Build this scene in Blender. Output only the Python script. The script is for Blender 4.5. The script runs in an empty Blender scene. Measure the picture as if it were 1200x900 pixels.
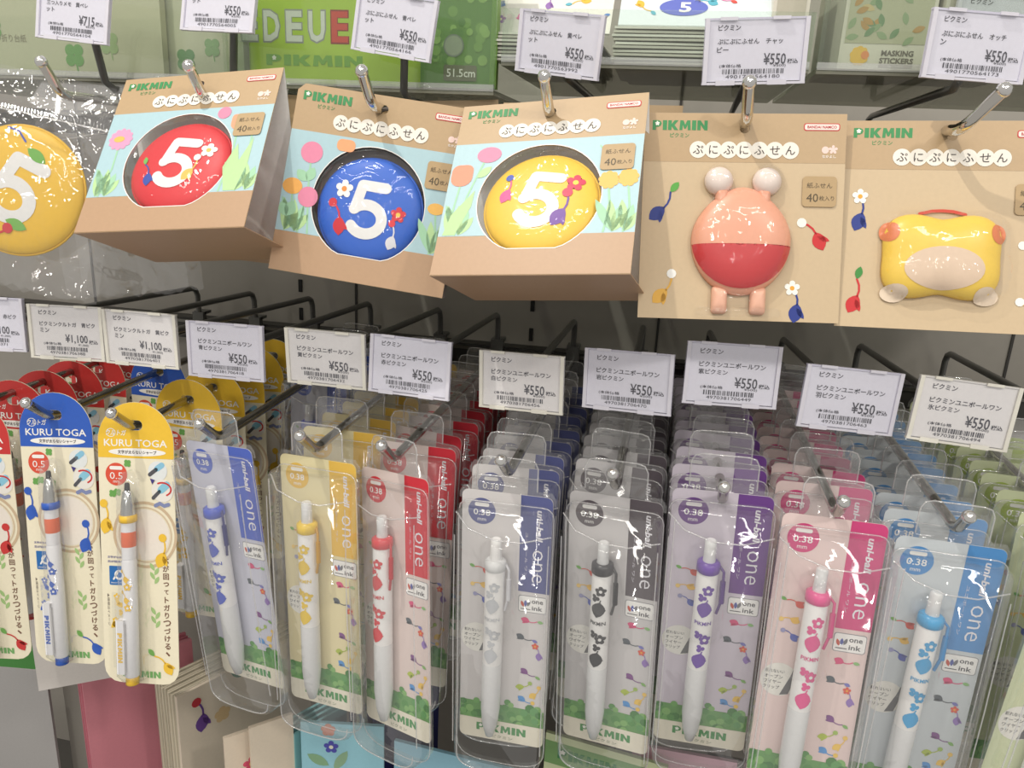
import bpy, bmesh, math, random
from mathutils import Vector, Matrix, Euler, noise
from mathutils.geometry import tessellate_polygon
random.seed(7)
S = bpy.context.scene
COL = S.collection
Z0 = 1.5                      # eye height; all heights below are measured from it
R = math.radians
PI = math.pi

# ------------------------------------------------------------------ camera
cd = bpy.data.cameras.new('camera'); cam = bpy.data.objects.new('camera', cd); COL.objects.link(cam)
TH, PS, RO, FPX = R(16.084), R(10.715), R(2.85), 900.0
F_ = Vector((-math.sin(PS)*math.cos(TH), math.cos(PS)*math.cos(TH), -math.sin(TH)))
r0 = Vector((math.cos(PS), math.sin(PS), 0)); u0 = r0.cross(F_)
R_ = r0*math.cos(RO) + u0*math.sin(RO); U_ = -r0*math.sin(RO) + u0*math.cos(RO)
mw = Matrix((R_, U_, -F_)).transposed().to_4x4(); mw.translation = (0, 0, Z0)
cam.matrix_world = mw
cd.sensor_fit = 'HORIZONTAL'; cd.sensor_width = 36; cd.lens = FPX/1200*36
cd.clip_start = 0.01; cd.clip_end = 30
S.camera = cam
def at(px, py, y):            # the point of the plane y = const seen at a pixel (used for layout only)
    d = F_ + R_*((px-600)/FPX) + U_*((450-py)/FPX)
    return d*(y/d.y) + Vector((0, 0, Z0))

# ------------------------------------------------------------------ world, lights, exposure
w = bpy.data.worlds.new('shop'); S.world = w; w.use_nodes = True
bg = w.node_tree.nodes['Background']; bg.inputs[0].default_value = (1.0, .955, .90, 1); bg.inputs[1].default_value = 0.44
def spot(name, loc, tgt, power, size, blend=.5, rad=.03, col=(1, .95, .87)):
    l = bpy.data.lights.new(name, 'SPOT'); l.energy = power; l.spot_size = R(size); l.spot_blend = blend
    l.shadow_soft_size = rad; l.color = col
    o = bpy.data.objects.new(name, l); COL.objects.link(o); o.location = loc
    o.rotation_euler = (Vector(tgt)-Vector(loc)).to_track_quat('-Z', 'Y').to_euler(); return o
def area(name, loc, tgt, power, sx, sy, col=(1, .96, .90)):
    l = bpy.data.lights.new(name, 'AREA'); l.energy = power; l.shape = 'RECTANGLE'; l.size = sx; l.size_y = sy; l.color = col
    o = bpy.data.objects.new(name, l); COL.objects.link(o); o.location = loc
    o.rotation_euler = (Vector(tgt)-Vector(loc)).to_track_quat('-Z', 'Y').to_euler(); return o
spot('ceiling_and_fill_spot', (-.66, -.06, Z0+1.50), (-.02, .45, Z0-.05), 60, 62, .9, .015)
spot('ceiling_and_fill_spot', (1.0, -.55, Z0+1.0), (-.05, .45, Z0-.1), 22, 60, .9, .05)  # fill added on the right to brighten the insides of the folded cards
area('ceiling_panel_light', (-.9, -1.0, Z0+1.5), (-.1, .4, Z0-.2), 9, 1.2, .16)
area('ceiling_panel_light', (.5, -1.2, Z0+1.5), (.1, .4, Z0-.2), 9, 1.2, .16)
for x_, z_ in ((-1.5, 1.15), (-.3, 1.25), (1.0, 1.1), (.1, .75)):      # the shop's ceiling lamps behind the viewer
    area('ceiling_downlight', (x_, -2.4, Z0+z_), (0, .4, Z0-.2), 3.2, .14, .14)
S.view_settings.view_transform = 'Standard'; S.view_settings.look = 'None'
S.view_settings.exposure = 0.0; S.view_settings.gamma = 1; S.view_settings.use_curve_mapping = False
S.cycles.transparent_max_bounces = 64; S.cycles.max_bounces = 6; S.cycles.diffuse_bounces = 3
S.cycles.glossy_bounces = 3; S.cycles.caustics_reflective = False; S.cycles.caustics_refractive = False

# ------------------------------------------------------------------ materials
MC = {}
def lin(c): return tuple((v/12.92 if v <= .04045 else ((v+.055)/1.055)**2.4) for v in c)
def mat(rgb, rough=.5, metal=0, kind='paper', name=None, bump=.15, scale=400, spec=.5):
    """rgb 0-255 sRGB; a principled surface whose tint, gloss and relief wander with noise"""
    key = (rgb, rough, metal, kind)
    if key in MC: return MC[key]
    m = bpy.data.materials.new(name or '%s_%02x%02x%02x' % ((kind,)+tuple(int(v) for v in rgb))); m.use_nodes = True
    nt = m.node_tree; b = nt.nodes['Principled BSDF']; L = nt.links
    c = lin(tuple(v/255 for v in rgb))
    tc = nt.nodes.new('ShaderNodeTexCoord'); n = nt.nodes.new('ShaderNodeTexNoise')
    n.inputs['Scale'].default_value = scale if kind != 'metal' else 60; n.inputs['Detail'].default_value = 2
    L.new(tc.outputs['Object'], n.inputs['Vector'])
    r = nt.nodes.new('ShaderNodeMix'); r.data_type = 'RGBA'
    r.inputs['A'].default_value = (c[0]*.95, c[1]*.95, c[2]*.95, 1); r.inputs['B'].default_value = (min(1, c[0]*1.04), min(1, c[1]*1.04), min(1, c[2]*1.04), 1)
    L.new(n.outputs['Fac'], r.inputs['Factor']); L.new(r.outputs['Result'], b.inputs['Base Color'])
    b.inputs['Roughness'].default_value = rough; b.inputs['Metallic'].default_value = metal
    b.inputs['Specular IOR Level'].default_value = spec
    if bump:
        bp = nt.nodes.new('ShaderNodeBump'); bp.inputs['Strength'].default_value = bump; bp.inputs['Distance'].default_value = .0002
        L.new(n.outputs['Fac'], bp.inputs['Height']); L.new(bp.outputs['Normal'], b.inputs['Normal'])
    MC[key] = m; return m
def clear(name, tint=(1, 1, 1), haze=.05, gloss=.10, crinkle=.3, scale=25, hazecol=(.9, .9, .9), rough=.06):
    """thin clear plastic film: mostly see-through, a little milky, glossy at a slant, crinkled"""
    if name in MC: return MC[name]
    m = bpy.data.materials.new(name); m.use_nodes = True; nt = m.node_tree; nt.nodes.clear(); L = nt.links
    N = nt.nodes.new
    out = N('ShaderNodeOutputMaterial'); tr = N('ShaderNodeBsdfTransparent'); tr.inputs[0].default_value = tint+(1,)
    df = N('ShaderNodeBsdfDiffuse'); df.inputs[0].default_value = hazecol+(1,)
    gl = N('ShaderNodeBsdfAnisotropic'); gl.inputs['Roughness'].default_value = rough; gl.inputs[0].default_value = (1, 1, 1, 1)
    tc = N('ShaderNodeTexCoord'); n = N('ShaderNodeTexNoise'); n.inputs['Scale'].default_value = scale; n.inputs['Detail'].default_value = 2.5
    n.inputs['Distortion'].default_value = .8
    oi = N('ShaderNodeObjectInfo'); sc_ = N('ShaderNodeVectorMath'); sc_.operation = 'SCALE'; sc_.inputs['Scale'].default_value = 7.0
    L.new(oi.outputs['Location'], sc_.inputs[0]); ad = N('ShaderNodeVectorMath'); ad.operation = 'ADD'
    L.new(tc.outputs['Object'], ad.inputs[0]); L.new(sc_.outputs[0], ad.inputs[1]); L.new(ad.outputs[0], n.inputs['Vector'])
    bp = N('ShaderNodeBump'); bp.inputs['Strength'].default_value = crinkle; bp.inputs['Distance'].default_value = .004
    L.new(n.outputs['Fac'], bp.inputs['Height']); L.new(bp.outputs['Normal'], gl.inputs['Normal'])
    fr = N('ShaderNodeLayerWeight'); fr.inputs['Blend'].default_value = .25; L.new(bp.outputs['Normal'], fr.inputs['Normal'])
    mr = N('ShaderNodeMapRange'); mr.inputs['To Min'].default_value = gloss*.45; mr.inputs['To Max'].default_value = min(1, gloss*2.6)
    L.new(fr.outputs['Facing'], mr.inputs['Value'])
    m1 = N('ShaderNodeMixShader'); m1.inputs[0].default_value = haze; L.new(tr.outputs[0], m1.inputs[1]); L.new(df.outputs[0], m1.inputs[2])
    m2 = N('ShaderNodeMixShader'); L.new(mr.outputs[0], m2.inputs[0]); L.new(m1.outputs[0], m2.inputs[1]); L.new(gl.outputs[0], m2.inputs[2])
    L.new(m2.outputs[0], out.inputs[0]); MC[name] = m; return m
def translucent(name, rgb, alpha):
    """milky see-through printed film"""
    if name in MC: return MC[name]
    m = bpy.data.materials.new(name); m.use_nodes = True; nt = m.node_tree; b = nt.nodes['Principled BSDF']
    b.inputs['Base Color'].default_value = lin(tuple(v/255 for v in rgb))+(1,); b.inputs['Roughness'].default_value = .35
    b.inputs['Alpha'].default_value = alpha
    n = nt.nodes.new('ShaderNodeTexNoise'); n.inputs['Scale'].default_value = 60
    bp = nt.nodes.new('ShaderNodeBump'); bp.inputs['Strength'].default_value = .1; bp.inputs['Distance'].default_value = .0006
    nt.links.new(n.outputs['Fac'], bp.inputs['Height']); nt.links.new(bp.outputs['Normal'], b.inputs['Normal'])
    MC[name] = m; return m
CHROME = mat((215, 212, 205), .12, 1, 'metal', 'chromed_wire', 0)
DARKWIRE = mat((104, 104, 101), .3, .35, 'metal', 'dark_zinc_wire', .1)
RODM = mat((168, 166, 160), .16, 1, 'metal', 'zinc_prong', 0)
BLACKRAIL = mat((66, 65, 62), .4, .5, 'metal', 'black_steel', .2)
FILM = clear('clear_blister_plastic', haze=.05, gloss=.15, crinkle=.5, scale=26)
TAB = clear('clear_tab_plastic', haze=.05, gloss=.09, crinkle=.15, scale=15)
SLEEVE = clear('clear_tag_sleeve', tint=(.97, .97, 1), haze=.10, gloss=.07, crinkle=.04, scale=12, hazecol=(.8, .8, .95))
BAG = clear('crinkled_bag_film', haze=.025, gloss=.16, crinkle=1.0, scale=38, rough=.05)
BUBBLE = clear('clear_bubble_film', haze=.012, gloss=.07, crinkle=.8, scale=45)
SMOKE = clear('smoked_tray_plastic', tint=(.86, .87, .80), haze=.55, gloss=.08, crinkle=.02, scale=8, hazecol=(.34, .34, .27))
ACRYL = clear('clear_acrylic', tint=(.93, .96, .93), haze=.03, gloss=.08, crinkle=.02, scale=8, hazecol=(.75, .78, .7))
EDGE = clear('plastic_edge', haze=.26, gloss=.3, crinkle=.1, scale=20)
GREEN = (60, 145, 85); DKGREEN = (45, 130, 70)

# ------------------------------------------------------------------ mesh builder
TXC = {}
def text_tris(s, bold=0.0, res=2, space=1.0):
    key = (s, bold, res, space)
    if key not in TXC:
        c = bpy.data.curves.new('t', 'FONT'); c.body = s; c.resolution_u = res; c.offset = bold; c.space_character = space
        c.fill_mode = 'FRONT' if hasattr(c, 'fill_mode') else c.fill_mode
        o = bpy.data.objects.new('t', c); COL.objects.link(o)
        bpy.context.view_layer.update()
        me = o.evaluated_get(bpy.context.evaluated_depsgraph_get()).to_mesh()
        V = [(v.co.x, v.co.y) for v in me.vertices]; Fc = [tuple(p.vertices) for p in me.polygons]
        bpy.data.objects.remove(o); bpy.data.curves.remove(c)
        if V:
            x0 = min(v[0] for v in V); x1 = max(v[0] for v in V); y0 = min(v[1] for v in V); y1 = max(v[1] for v in V)
        else: x0 = x1 = y0 = y1 = 0
        TXC[key] = (V, Fc, (x0, x1, y0, y1))
    return TXC[key]

class MB:
    def __init__(s): s.v = []; s.f = []; s.m = []; s.mats = []; s.sm = []
    def mi(s, m):
        if m not in s.mats: s.mats.append(m)
        return s.mats.index(m)
    def add(s, V, Fc, m, smooth=False):
        b = len(s.v); s.v += [tuple(v) for v in V]; k = s.mi(m)
        for f in Fc: s.f.append(tuple(i+b for i in f)); s.m.append(k); s.sm.append(smooth)
    def box(s, c, d, m, rot=None):
        V = [Vector((x*d[0]/2, y*d[1]/2, z*d[2]/2)) for x in (-1, 1) for y in (-1, 1) for z in (-1, 1)]
        if rot: V = [rot @ v for v in V]
        s.add([v+Vector(c) for v in V], [(0, 1, 3, 2), (4, 6, 7, 5), (0, 4, 5, 1), (2, 3, 7, 6), (0, 2, 6, 4), (1, 5, 7, 3)], m)
    def tube(s, pts, r, m, n=10, cap=True):
        pts = [Vector(p) for p in pts]; rs = r if isinstance(r, (list, tuple)) else [r]*len(pts)
        V = []; Fc = []; up = None
        for i, p in enumerate(pts):
            t = (pts[min(i+1, len(pts)-1)]-pts[max(i-1, 0)]).normalized()
            if up is None:
                up = Vector((1, 0, 0)) if abs(t.x) < .9 else Vector((0, 0, 1))
            a = (up - t*up.dot(t)).normalized(); b = t.cross(a); up = a
            V += [p+(a*math.cos(2*PI*k/n)+b*math.sin(2*PI*k/n))*rs[i] for k in range(n)]
        for i in range(len(pts)-1):
            for k in range(n): Fc.append((i*n+k, i*n+(k+1) % n, (i+1)*n+(k+1) % n, (i+1)*n+k))
        s.add(V, Fc, m, True)
        if cap: s.add(V[:n], [tuple(range(n))[::-1]], m); s.add(V[-n:], [tuple(range(n))], m)
    def ball(s, c, r, m, n=10, sc=(1, 1, 1)):
        c = Vector(c); V = [c+Vector((0, 0, r*sc[2]))]; Fc = []
        h = n//2
        for i in range(1, h):
            a = PI*i/h
            V += [c+Vector((math.sin(a)*math.cos(2*PI*k/n)*sc[0], math.sin(a)*math.sin(2*PI*k/n)*sc[1], math.cos(a)*sc[2]))*r for k in range(n)]
        V.append(c-Vector((0, 0, r*sc[2])))
        for k in range(n):
            Fc.append((0, 1+k, 1+(k+1) % n)); Fc.append((len(V)-1, 1+(h-2)*n+(k+1) % n, 1+(h-2)*n+k))
            for i in range(h-2): Fc.append((1+i*n+k, 1+(i+1)*n+k, 1+(i+1)*n+(k+1) % n, 1+i*n+(k+1) % n))
        s.add(V, Fc, m, True)
    # flat print on the plane y = -lay*0.1 mm, facing -y; coordinates in mm
    def poly(s, pts, m, lay=1, holes=(), y=None, fit=None):
        yy = (-lay*1e-4) if y is None else y*1e-3
        if holes:
            loops = [[Vector((p[0], p[1], 0)) for p in L] for L in [pts]+list(holes)]
            allp = [p for L in loops for p in L]; T = tessellate_polygon(loops)
            Fc = []
            for t in T:
                a, b, c = (allp[i] for i in t)
                Fc.append(tuple(t) if (b-a).cross(c-a).z > 0 else tuple(t[::-1]))
            s.add([(p.x*1e-3, yy, p.y*1e-3) for p in allp], Fc, m)
        else:
            ar = sum(pts[i-1][0]*pts[i][1]-pts[i][0]*pts[i-1][1] for i in range(len(pts)))
            if ar < 0: pts = pts[::-1]
            s.add([(p[0]*1e-3, yy, p[1]*1e-3) for p in pts], [tuple(range(len(pts)))], m)
    def slab(s, pts, th, m, mb=None, holes=(), y0=0.0):
        """a sheet th mm thick with its front at y0, given outline and holes"""
        s.poly(pts, m, y=y0, holes=holes)
        n0 = len(s.f); s.poly(pts, mb or m, y=y0+th, holes=holes)
        for i in range(n0, len(s.f)): s.f[i] = s.f[i][::-1]
        for L, sg in [(pts, 1)]+[(h, -1) for h in holes]:
            ar = sum(L[i-1][0]*L[i][1]-L[i][0]*L[i-1][1] for i in range(len(L)))
            if ar*sg < 0: L = L[::-1]
            n = len(L); V = [(p[0]*1e-3, y0*1e-3, p[1]*1e-3) for p in L]+[(p[0]*1e-3, (y0+th)*1e-3, p[1]*1e-3) for p in L]
            s.add(V, [(i, i+n, (i+1) % n+n, (i+1) % n) for i in range(n)], m)
    def text(s, t, x, z, h=None, w=None, m=None, lay=2, al='C', rot=0, bold=0, res=2, sx=1, hfun=None, shear=0, y=None):
        """x,z anchor of the text's box (centre-left/centre/right), h = height of the text's box in mm"""
        V, Fc, (x0, x1, y0, y1) = text_tris(t, bold, res)
        if not V: return
        H = y1-y0 or 1; W = x1-x0 or 1
        k = (h/H) if h else (w/W); kx = (w/W) if w else k*sx
        ax = {'C': (x0+x1)/2, 'L': x0, 'R': x1}[al]; ay = (y0+y1)/2
        c, sn = math.cos(rot), math.sin(rot); P = []
        for (a, b) in V:
            u = (a-ax)*kx+shear*(b-ay)*k; v = (b-ay)*k; P.append((x+u*c-v*sn, z+u*sn+v*c))
        yy = (-lay*1e-4) if y is None else y*1e-3
        s.add([(p[0]*1e-3, (yy if not hfun else -hfun(p[0], p[1])*1e-3-2e-4), p[1]*1e-3) for p in P], Fc, m)
    def drape(s, pts, m, hfun, eps=.15, maxl=3.0):
        bm = bmesh.new(); vs = [bm.verts.new((p[0], p[1], 0)) for p in pts]
        ar = sum(pts[i-1][0]*pts[i][1]-pts[i][0]*pts[i-1][1] for i in range(len(pts)))
        bm.faces.new(vs if ar > 0 else vs[::-1]); bmesh.ops.triangulate(bm, faces=bm.faces[:])
        for _ in range(6):
            E = [e for e in bm.edges if e.calc_length() > maxl]
            if not E: break
            bmesh.ops.subdivide_edges(bm, edges=E, cuts=1); bmesh.ops.triangulate(bm, faces=[f for f in bm.faces if len(f.verts) > 3])
        bm.verts.index_update()
        s.add([(v.co.x*1e-3, -(hfun(v.co.x, v.co.y)+eps)*1e-3, v.co.y*1e-3) for v in bm.verts], [tuple(v.index for v in f.verts) for f in bm.faces], m, True)
        bm.free()
    def dribbon(s, pts, w, m, hfun, eps=.2, caps=True):
        P = [Vector(p) for p in pts]; Q = [P[0]]
        for a, b in zip(P[:-1], P[1:]):
            n = max(1, int((b-a).length/1.5)); Q += [a.lerp(b, (i+1)/n) for i in range(n)]
        V = []; K = 5
        for i, p in enumerate(Q):
            t = (Q[min(i+1, len(Q)-1)]-Q[max(i-1, 0)]).normalized(); nn = Vector((-t.y, t.x))
            V += [p+nn*w*(k/(K-1)-.5) for k in range(K)]
        s.add([(v.x*1e-3, -(hfun(v.x, v.y)+eps)*1e-3, v.y*1e-3) for v in V], [(i*K+k, i*K+k+1, (i+1)*K+k+1, (i+1)*K+k)[::-1] for i in range(len(Q)-1) for k in range(K-1)], m, True)
        if caps:
            for p in (Q[0], Q[-1]): s.drape(circ(p.x, p.y, w/2, 14), m, hfun, eps+.01, 2.5)
    def dome(s, out, cen, depth, m, y0=0.0, rings=7, pw=2.0, back=True):
        """puffy cushion over a star-shaped outline (mm); rises to -y0-depth"""
        n = len(out); V = []; Fc = []
        for i in range(rings):
            k = 1-i/rings; kk = math.sin(k*PI/2)
            for p in out: V.append((( cen[0]+(p[0]-cen[0])*kk)*1e-3, (y0-depth*(1-kk**pw)**.5)*1e-3, (cen[1]+(p[1]-cen[1])*kk)*1e-3))
        V.append((cen[0]*1e-3, (y0-depth)*1e-3, cen[1]*1e-3))
        for i in range(rings-1):
            for k in range(n): Fc.append((i*n+k, i*n+(k+1) % n, (i+1)*n+(k+1) % n, (i+1)*n+k))
        for k in range(n): Fc.append(((rings-1)*n+k, (rings-1)*n+(k+1) % n, rings*n))
        if back: Fc.append(tuple(range(n))[::-1])
        s.add(V, Fc, m, True)
    def obj(s, name, parent=None, loc=None, rot=None):
        me = bpy.data.meshes.new(name); me.from_pydata(s.v, [], s.f)
        for m in s.mats: me.materials.append(m)
        me.polygons.foreach_set('material_index', s.m); me.polygons.foreach_set('use_smooth', s.sm); me.update()
        o = bpy.data.objects.new(name, me); COL.objects.link(o)
        if parent: o.parent = parent
        if loc is not None: o.location = loc
        if rot is not None: o.rotation_euler = rot
        return o
def tag(o, label=None, cat=None, group=None, kind=None):
    if label: o['label'] = label
    if cat: o['category'] = cat
    if group: o['group'] = group
    if kind: o['kind'] = kind
    return o
def empty(name, loc, rot=(0, 0, 0), label=None, cat=None, group=None):
    o = bpy.data.objects.new(name, None); COL.objects.link(o); o.location = loc; o.rotation_euler = rot
    o.empty_display_size = .01; return tag(o, label, cat, group)
KIDS = {}
def copy_tree(o, parent=None):
    c = o.copy(); COL.objects.link(c); c.parent = parent
    for ch in [x for x in o.children]: copy_tree(ch, c)
    return c
def dg(r): return (R(r[0]), R(r[1]), R(r[2]))

# 2-D outlines in mm
def circ(x, z, r, n=28, rz=None): return [(x+r*math.cos(2*PI*k/n), z+(rz or r)*math.sin(2*PI*k/n)) for k in range(n)]
def rrect(x0, z0, x1, z1, r, n=4):
    rs = r if isinstance(r, (tuple, list)) else (r,)*4      # BL BR TR TL
    P = []
    for (cx, cz, a, q) in ((x0+rs[0], z0+rs[0], PI, rs[0]), (x1-rs[1], z0+rs[1], 1.5*PI, rs[1]), (x1-rs[2], z1-rs[2], 0, rs[2]), (x0+rs[3], z1-rs[3], PI/2, rs[3])):
        if q <= 0: P.append((cx, cz)); continue
        for i in range(n+1): P.append((cx+q*math.cos(a+PI/2*i/n), cz+q*math.sin(a+PI/2*i/n)))
    return P
def leaf(x, z, L, W, a, n=6):
    P = []
    for i in range(n+1): t = i/n; P.append((t*L, W/2*math.sin(PI*t)**.8))
    for i in range(1, n): t = 1-i/n; P.append((t*L, -W/2*math.sin(PI*t)**.8))
    c, s = math.cos(a), math.sin(a); return [(x+p*c-q*s, z+p*s+q*c) for p, q in P]
def stroke(pts, w, n=4):
    """ribbon outline with round caps"""
    P = [Vector(p) for p in pts]; Lf = []; Rt = []
    for i, p in enumerate(P):
        t = (P[min(i+1, len(P)-1)]-P[max(i-1, 0)]).normalized(); nn = Vector((-t.y, t.x))*w/2
        Lf.append(p+nn); Rt.append(p-nn)
    def cap(p, t):
        a0 = math.atan2(t.y, t.x); return [p+Vector((math.cos(a0+PI/2-PI*i/n), math.sin(a0+PI/2-PI*i/n)))*w/2 for i in range(1, n)]
    out = Lf+cap(P[-1], (P[-1]-P[-2]).normalized())+Rt[::-1]+cap(P[0], (P[0]-P[1]).normalized())
    return [(v.x, v.y) for v in out]
def flowerpts(x, z, r, petals=5, a0=PI/2, depth=.28, n=50):
    f = lambda t: r*(1-depth*.85+depth*.85*abs(math.cos(petals*t/2))**.7)
    return [(x+f(2*PI*k/n)*math.cos(a0+2*PI*k/n), z+f(2*PI*k/n)*math.sin(a0+2*PI*k/n)) for k in range(n)]
def flower(mb, x, z, r, c, cc=(235, 190, 90), lay=3, petals=5, hf=None):
    put = (lambda p, m, l: mb.poly(p, m, l)) if not hf else (lambda p, m, l: mb.drape(p, m, hf, .1*l))
    put(flowerpts(x, z, r, petals, depth=.5), mat(c), lay); put(circ(x, z, r*.3, 10), mat(cc), lay+1)
def sprig(mb, x, z, s, a, c, lc, lay=3, bloom='leaf', hf=None):
    """a little printed bud on a curved stalk ending in a leaf or bloom"""
    put = (lambda p, m, l: mb.poly(p, m, l)) if not hf else (lambda p, m, l: mb.drape(p, m, hf, .1*l))
    put(leaf(x+.05*s*math.cos(a), z+.05*s*math.sin(a), s*.62, s*.42, a+PI), mat(c), lay); put(leaf(x-.1*s*math.cos(a), z-.1*s*math.sin(a), s*.4, s*.16, a+PI+.8), mat(c), lay)
    st = [(x+s*.55*t*math.cos(a+.5*t), z+s*.55*t*math.sin(a+.5*t)) for t in (0, .33, .66, 1)]
    put(stroke(st, s*.06, 2), mat(c), lay); ex, ez = st[-1]
    if bloom == 'leaf': put(leaf(ex, ez, s*.4, s*.22, a+.2), mat(lc), lay+1)
    elif bloom == 'ball': put(circ(ex, ez, s*.15, 10), mat(lc), lay+1)
    else: flower(mb, ex, ez, s*.24, lc, (240, 170, 60), lay+1, hf=hf)
GLYPH = {'P': [(0, 0), (0, 1), (.62, 1), (.88, .9), (1, .67), (.88, .43), (.62, .32), (.38, .32), (.38, 0)], 'I': [(0, 0), (0, 1), (1, 1), (1, 0)],
 'K': [(0, 0), (0, 1), (.34, 1), (.34, .62), (.62, 1), (1, 1), (.62, .52), (1, 0), (.62, 0), (.34, .4), (.34, 0)],
 'M': [(0, 0), (.06, 1), (.33, 1), (.5, .55), (.67, 1), (.94, 1), (1, 0), (.74, 0), (.72, .55), (.57, .15), (.43, .15), (.28, .55), (.26, 0)],
 'N': [(0, 0), (0, 1), (.3, 1), (.68, .45), (.68, 1), (1, 1), (1, 0), (.7, 0), (.32, .55), (.32, 0)]}
def logo(mb, x, z, w, h, lay=3, c=GREEN, rot=0, kana=True, flowerc=(250, 250, 240), al='C', y=None):
    x_ = (x-w/2) if al == 'C' else x; cx_ = x_
    wd = (.165, .075, .185, .205, .075, .185); gap = (1-sum(wd))/5
    for ch, d_ in zip('PIKMIN', wd):
        P = [((cx_-x)+a*w*d_, (b-.5)*h) for a, b in GLYPH[ch]]; cr, sr = math.cos(rot), math.sin(rot)
        mb.poly([(x+p*cr-q_*sr, z+p*sr+q_*cr) for p, q_ in P], mat(c), lay, y=y); cx_ += w*(d_+gap)
    if not rot:
        x0 = x-w/2 if al == 'C' else x
        mb.poly(flowerpts(x0+w*.085, z+h*.17, h*.24, 5, depth=.5, n=20), mat(flowerc), lay+1)
    if kana: mb.text('ピクミン', x, z-h*1.02, h=h*.45, m=mat(c), lay=lay, bold=.01)

# ------------------------------------------------------------------ the setting
WB = .745
mb = MB(); WALLM = mat((168, 163, 154), .55, .1, 'panel', 'grey_back_panel', .25, 90)
mb.box((-.15, WB+.01, Z0-.15), (2.6, .02, 2.1), WALLM)
wall = tag(mb.obj('wall_back'), kind='structure')
for x in (-.62, -.31, .0, .31):
    q = MB(); q.box((x, WB-.0008, Z0-.15), (.0022, .0012, 2.1), mat((62, 60, 57), .6, 0, 'metal')); q.obj('panel_joint', wall)
for x in (-.372, -.124, .372):
    for k in range(4):
        q = MB(); q.box((x, WB-.0008, Z0-.075-.03*k), (.004, .0012, .013), mat((25, 24, 23), .7, 0, 'metal')); q.obj('bracket_slot', wall)
mb = MB(); mb.box((-.1, .72, Z0-.86), (1.6, .03, .3), mat((70, 68, 66), .5, 0, 'panel')); 
mb = MB(); mb.box((-.15, .47, Z0-.80), (1.7, .56, .02), mat((90, 88, 84), .5, .2, 'metal')); tag(mb.obj('trim_1'), kind='structure')     # base shelf the folders stand on

def rail(z, label):
    t = empty('hook_rail', (-.1, .715, Z0+z), label=label, cat='rail')
    q = MB(); q.box((0, 0, 0), (1.5, .016, .022), BLACKRAIL); q.obj('rail_bar', t)
    q = MB(); q.box((0, -.009, .0075), (1.5, .004, .003), mat((120, 118, 112), .3, .9, 'metal')); q.obj('rail_lip', t)
rail(-.182, 'black steel crossbar carrying the lower row of pen hooks')
rail(.018, 'black steel crossbar behind the square cards, carrying the upper hooks')

# ------------------------------------------------------------------ price tags
INK = mat((38, 38, 40), .6)
def barcode(mb, x0, x1, z, h, code, lay=2):
    rnd = random.Random(code); x = x0
    while x < x1-.5:
        w_ = rnd.choice((.28, .28, .5, .75)); mb.poly([(x, z-h/2), (x+w_, z-h/2), (x+w_, z+h/2), (x, z+h/2)], INK, lay); x += w_+rnd.choice((.35, .45, .8))
def price_tag(loc, rot, W, H, lines, price, code, label, sleeve, warm=False, under='(本体価格'):
    t = empty('price_tag', (loc[0], loc[1], loc[2]+Z0), dg(rot), label, 'price tag', None)
    W *= 1000; H *= 1000
    q = MB(); paper = mat((246, 243, 234) if warm else (240, 239, 243), .5)
    q.slab([(-W/2+2.5, -H+1.6), (W/2-2.5, -H+1.6), (W/2-2.5, -1.2), (-W/2+2.5, -1.2)], .3, paper, y0=0)
    k = H/37
    q.text(lines[0], -W/2+8*k, -5.3*k, h=3.1*k, m=INK, al='L', bold=.014)
    q.text(lines[1], -W/2+8*k, -13*k, h=3.1*k, w=min(W*.74, len(lines[1].strip())*3.5*k), m=INK, al='L', sx=.9, bold=.014)
    q.text(lines[2], -W/2+8*k, -17.4*k, h=3.1*k, w=len(lines[2])*3.4*k, m=INK, al='L', sx=.9, bold=.014)
    q.text(price, W/2-12.3*k, -22.9*k, h=6.4*k, w=len(price.replace(',', '').replace('.', ''))*3.3*k, m=INK, al='R', bold=.012)
    q.text('税込', W/2-11.4*k, -24.3*k, h=2.7*k, w=6.4*k, m=INK, al='L', bold=.02)
    q.text(under, -W/2+10*k, -26.6*k, h=2.2*k, w=13*k, m=INK, al='L', bold=.01)
    q.text('¥500)' if price == '¥550' else ('¥1,000)' if '1,100' in price else '¥650)'), W/2-12*k, -26.8*k, h=1.9*k, w=7.5*k, m=INK, al='R')
    barcode(q, -W/2+12*k, W/2-13*k, -29.7*k, 2.8*k, code)
    q.text(code, -W/2+14*k, -32.6*k, h=1.9*k, w=W-29*k, m=INK, al='L')
    q.obj('paper_label', t)
    q = MB(); sl = [(-W/2, -H), (W/2, -H), (W/2, 0), (-W/2, 0)]
    q.slab(sl, 1.7, sleeve, y0=-.8)
    q.obj('clear_sleeve', t)
    q = MB(); em = mat((224, 222, 232) if not warm else (235, 232, 220), .25, 0, 'plastic')
    for sx in (-1, 1): q.box((sx*(W/2-1.3)*1e-3, .0001, -H/2e3), (.0022, .0026, H*1e-3), em)
    q.box((0, .0002, -(H-.5)*1e-3), (W*1e-3, .0024, .0012), em); q.box((0, .0004, -.0005), (W*1e-3, .002, .001), em)
    for sx in (-.55, .45): q.box((sx*W/2*1e-3, -.0012, -(H-.8)*1e-3), (.010, .0008, .0024), em); q.box((sx*W/2*1e-3, -.0012, -.0004), (.009, .0008, .0016), em)
    q.obj('sleeve_rim', t)
    q = MB(); q.box((0, .0035, -H*.5e-3), (.020, .004, .010), em); q.tube([(-.009, .0065, -H*.5e-3), (.009, .0065, -H*.5e-3)], .0026, em, 8); q.obj('clip', t)
    return t

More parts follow.
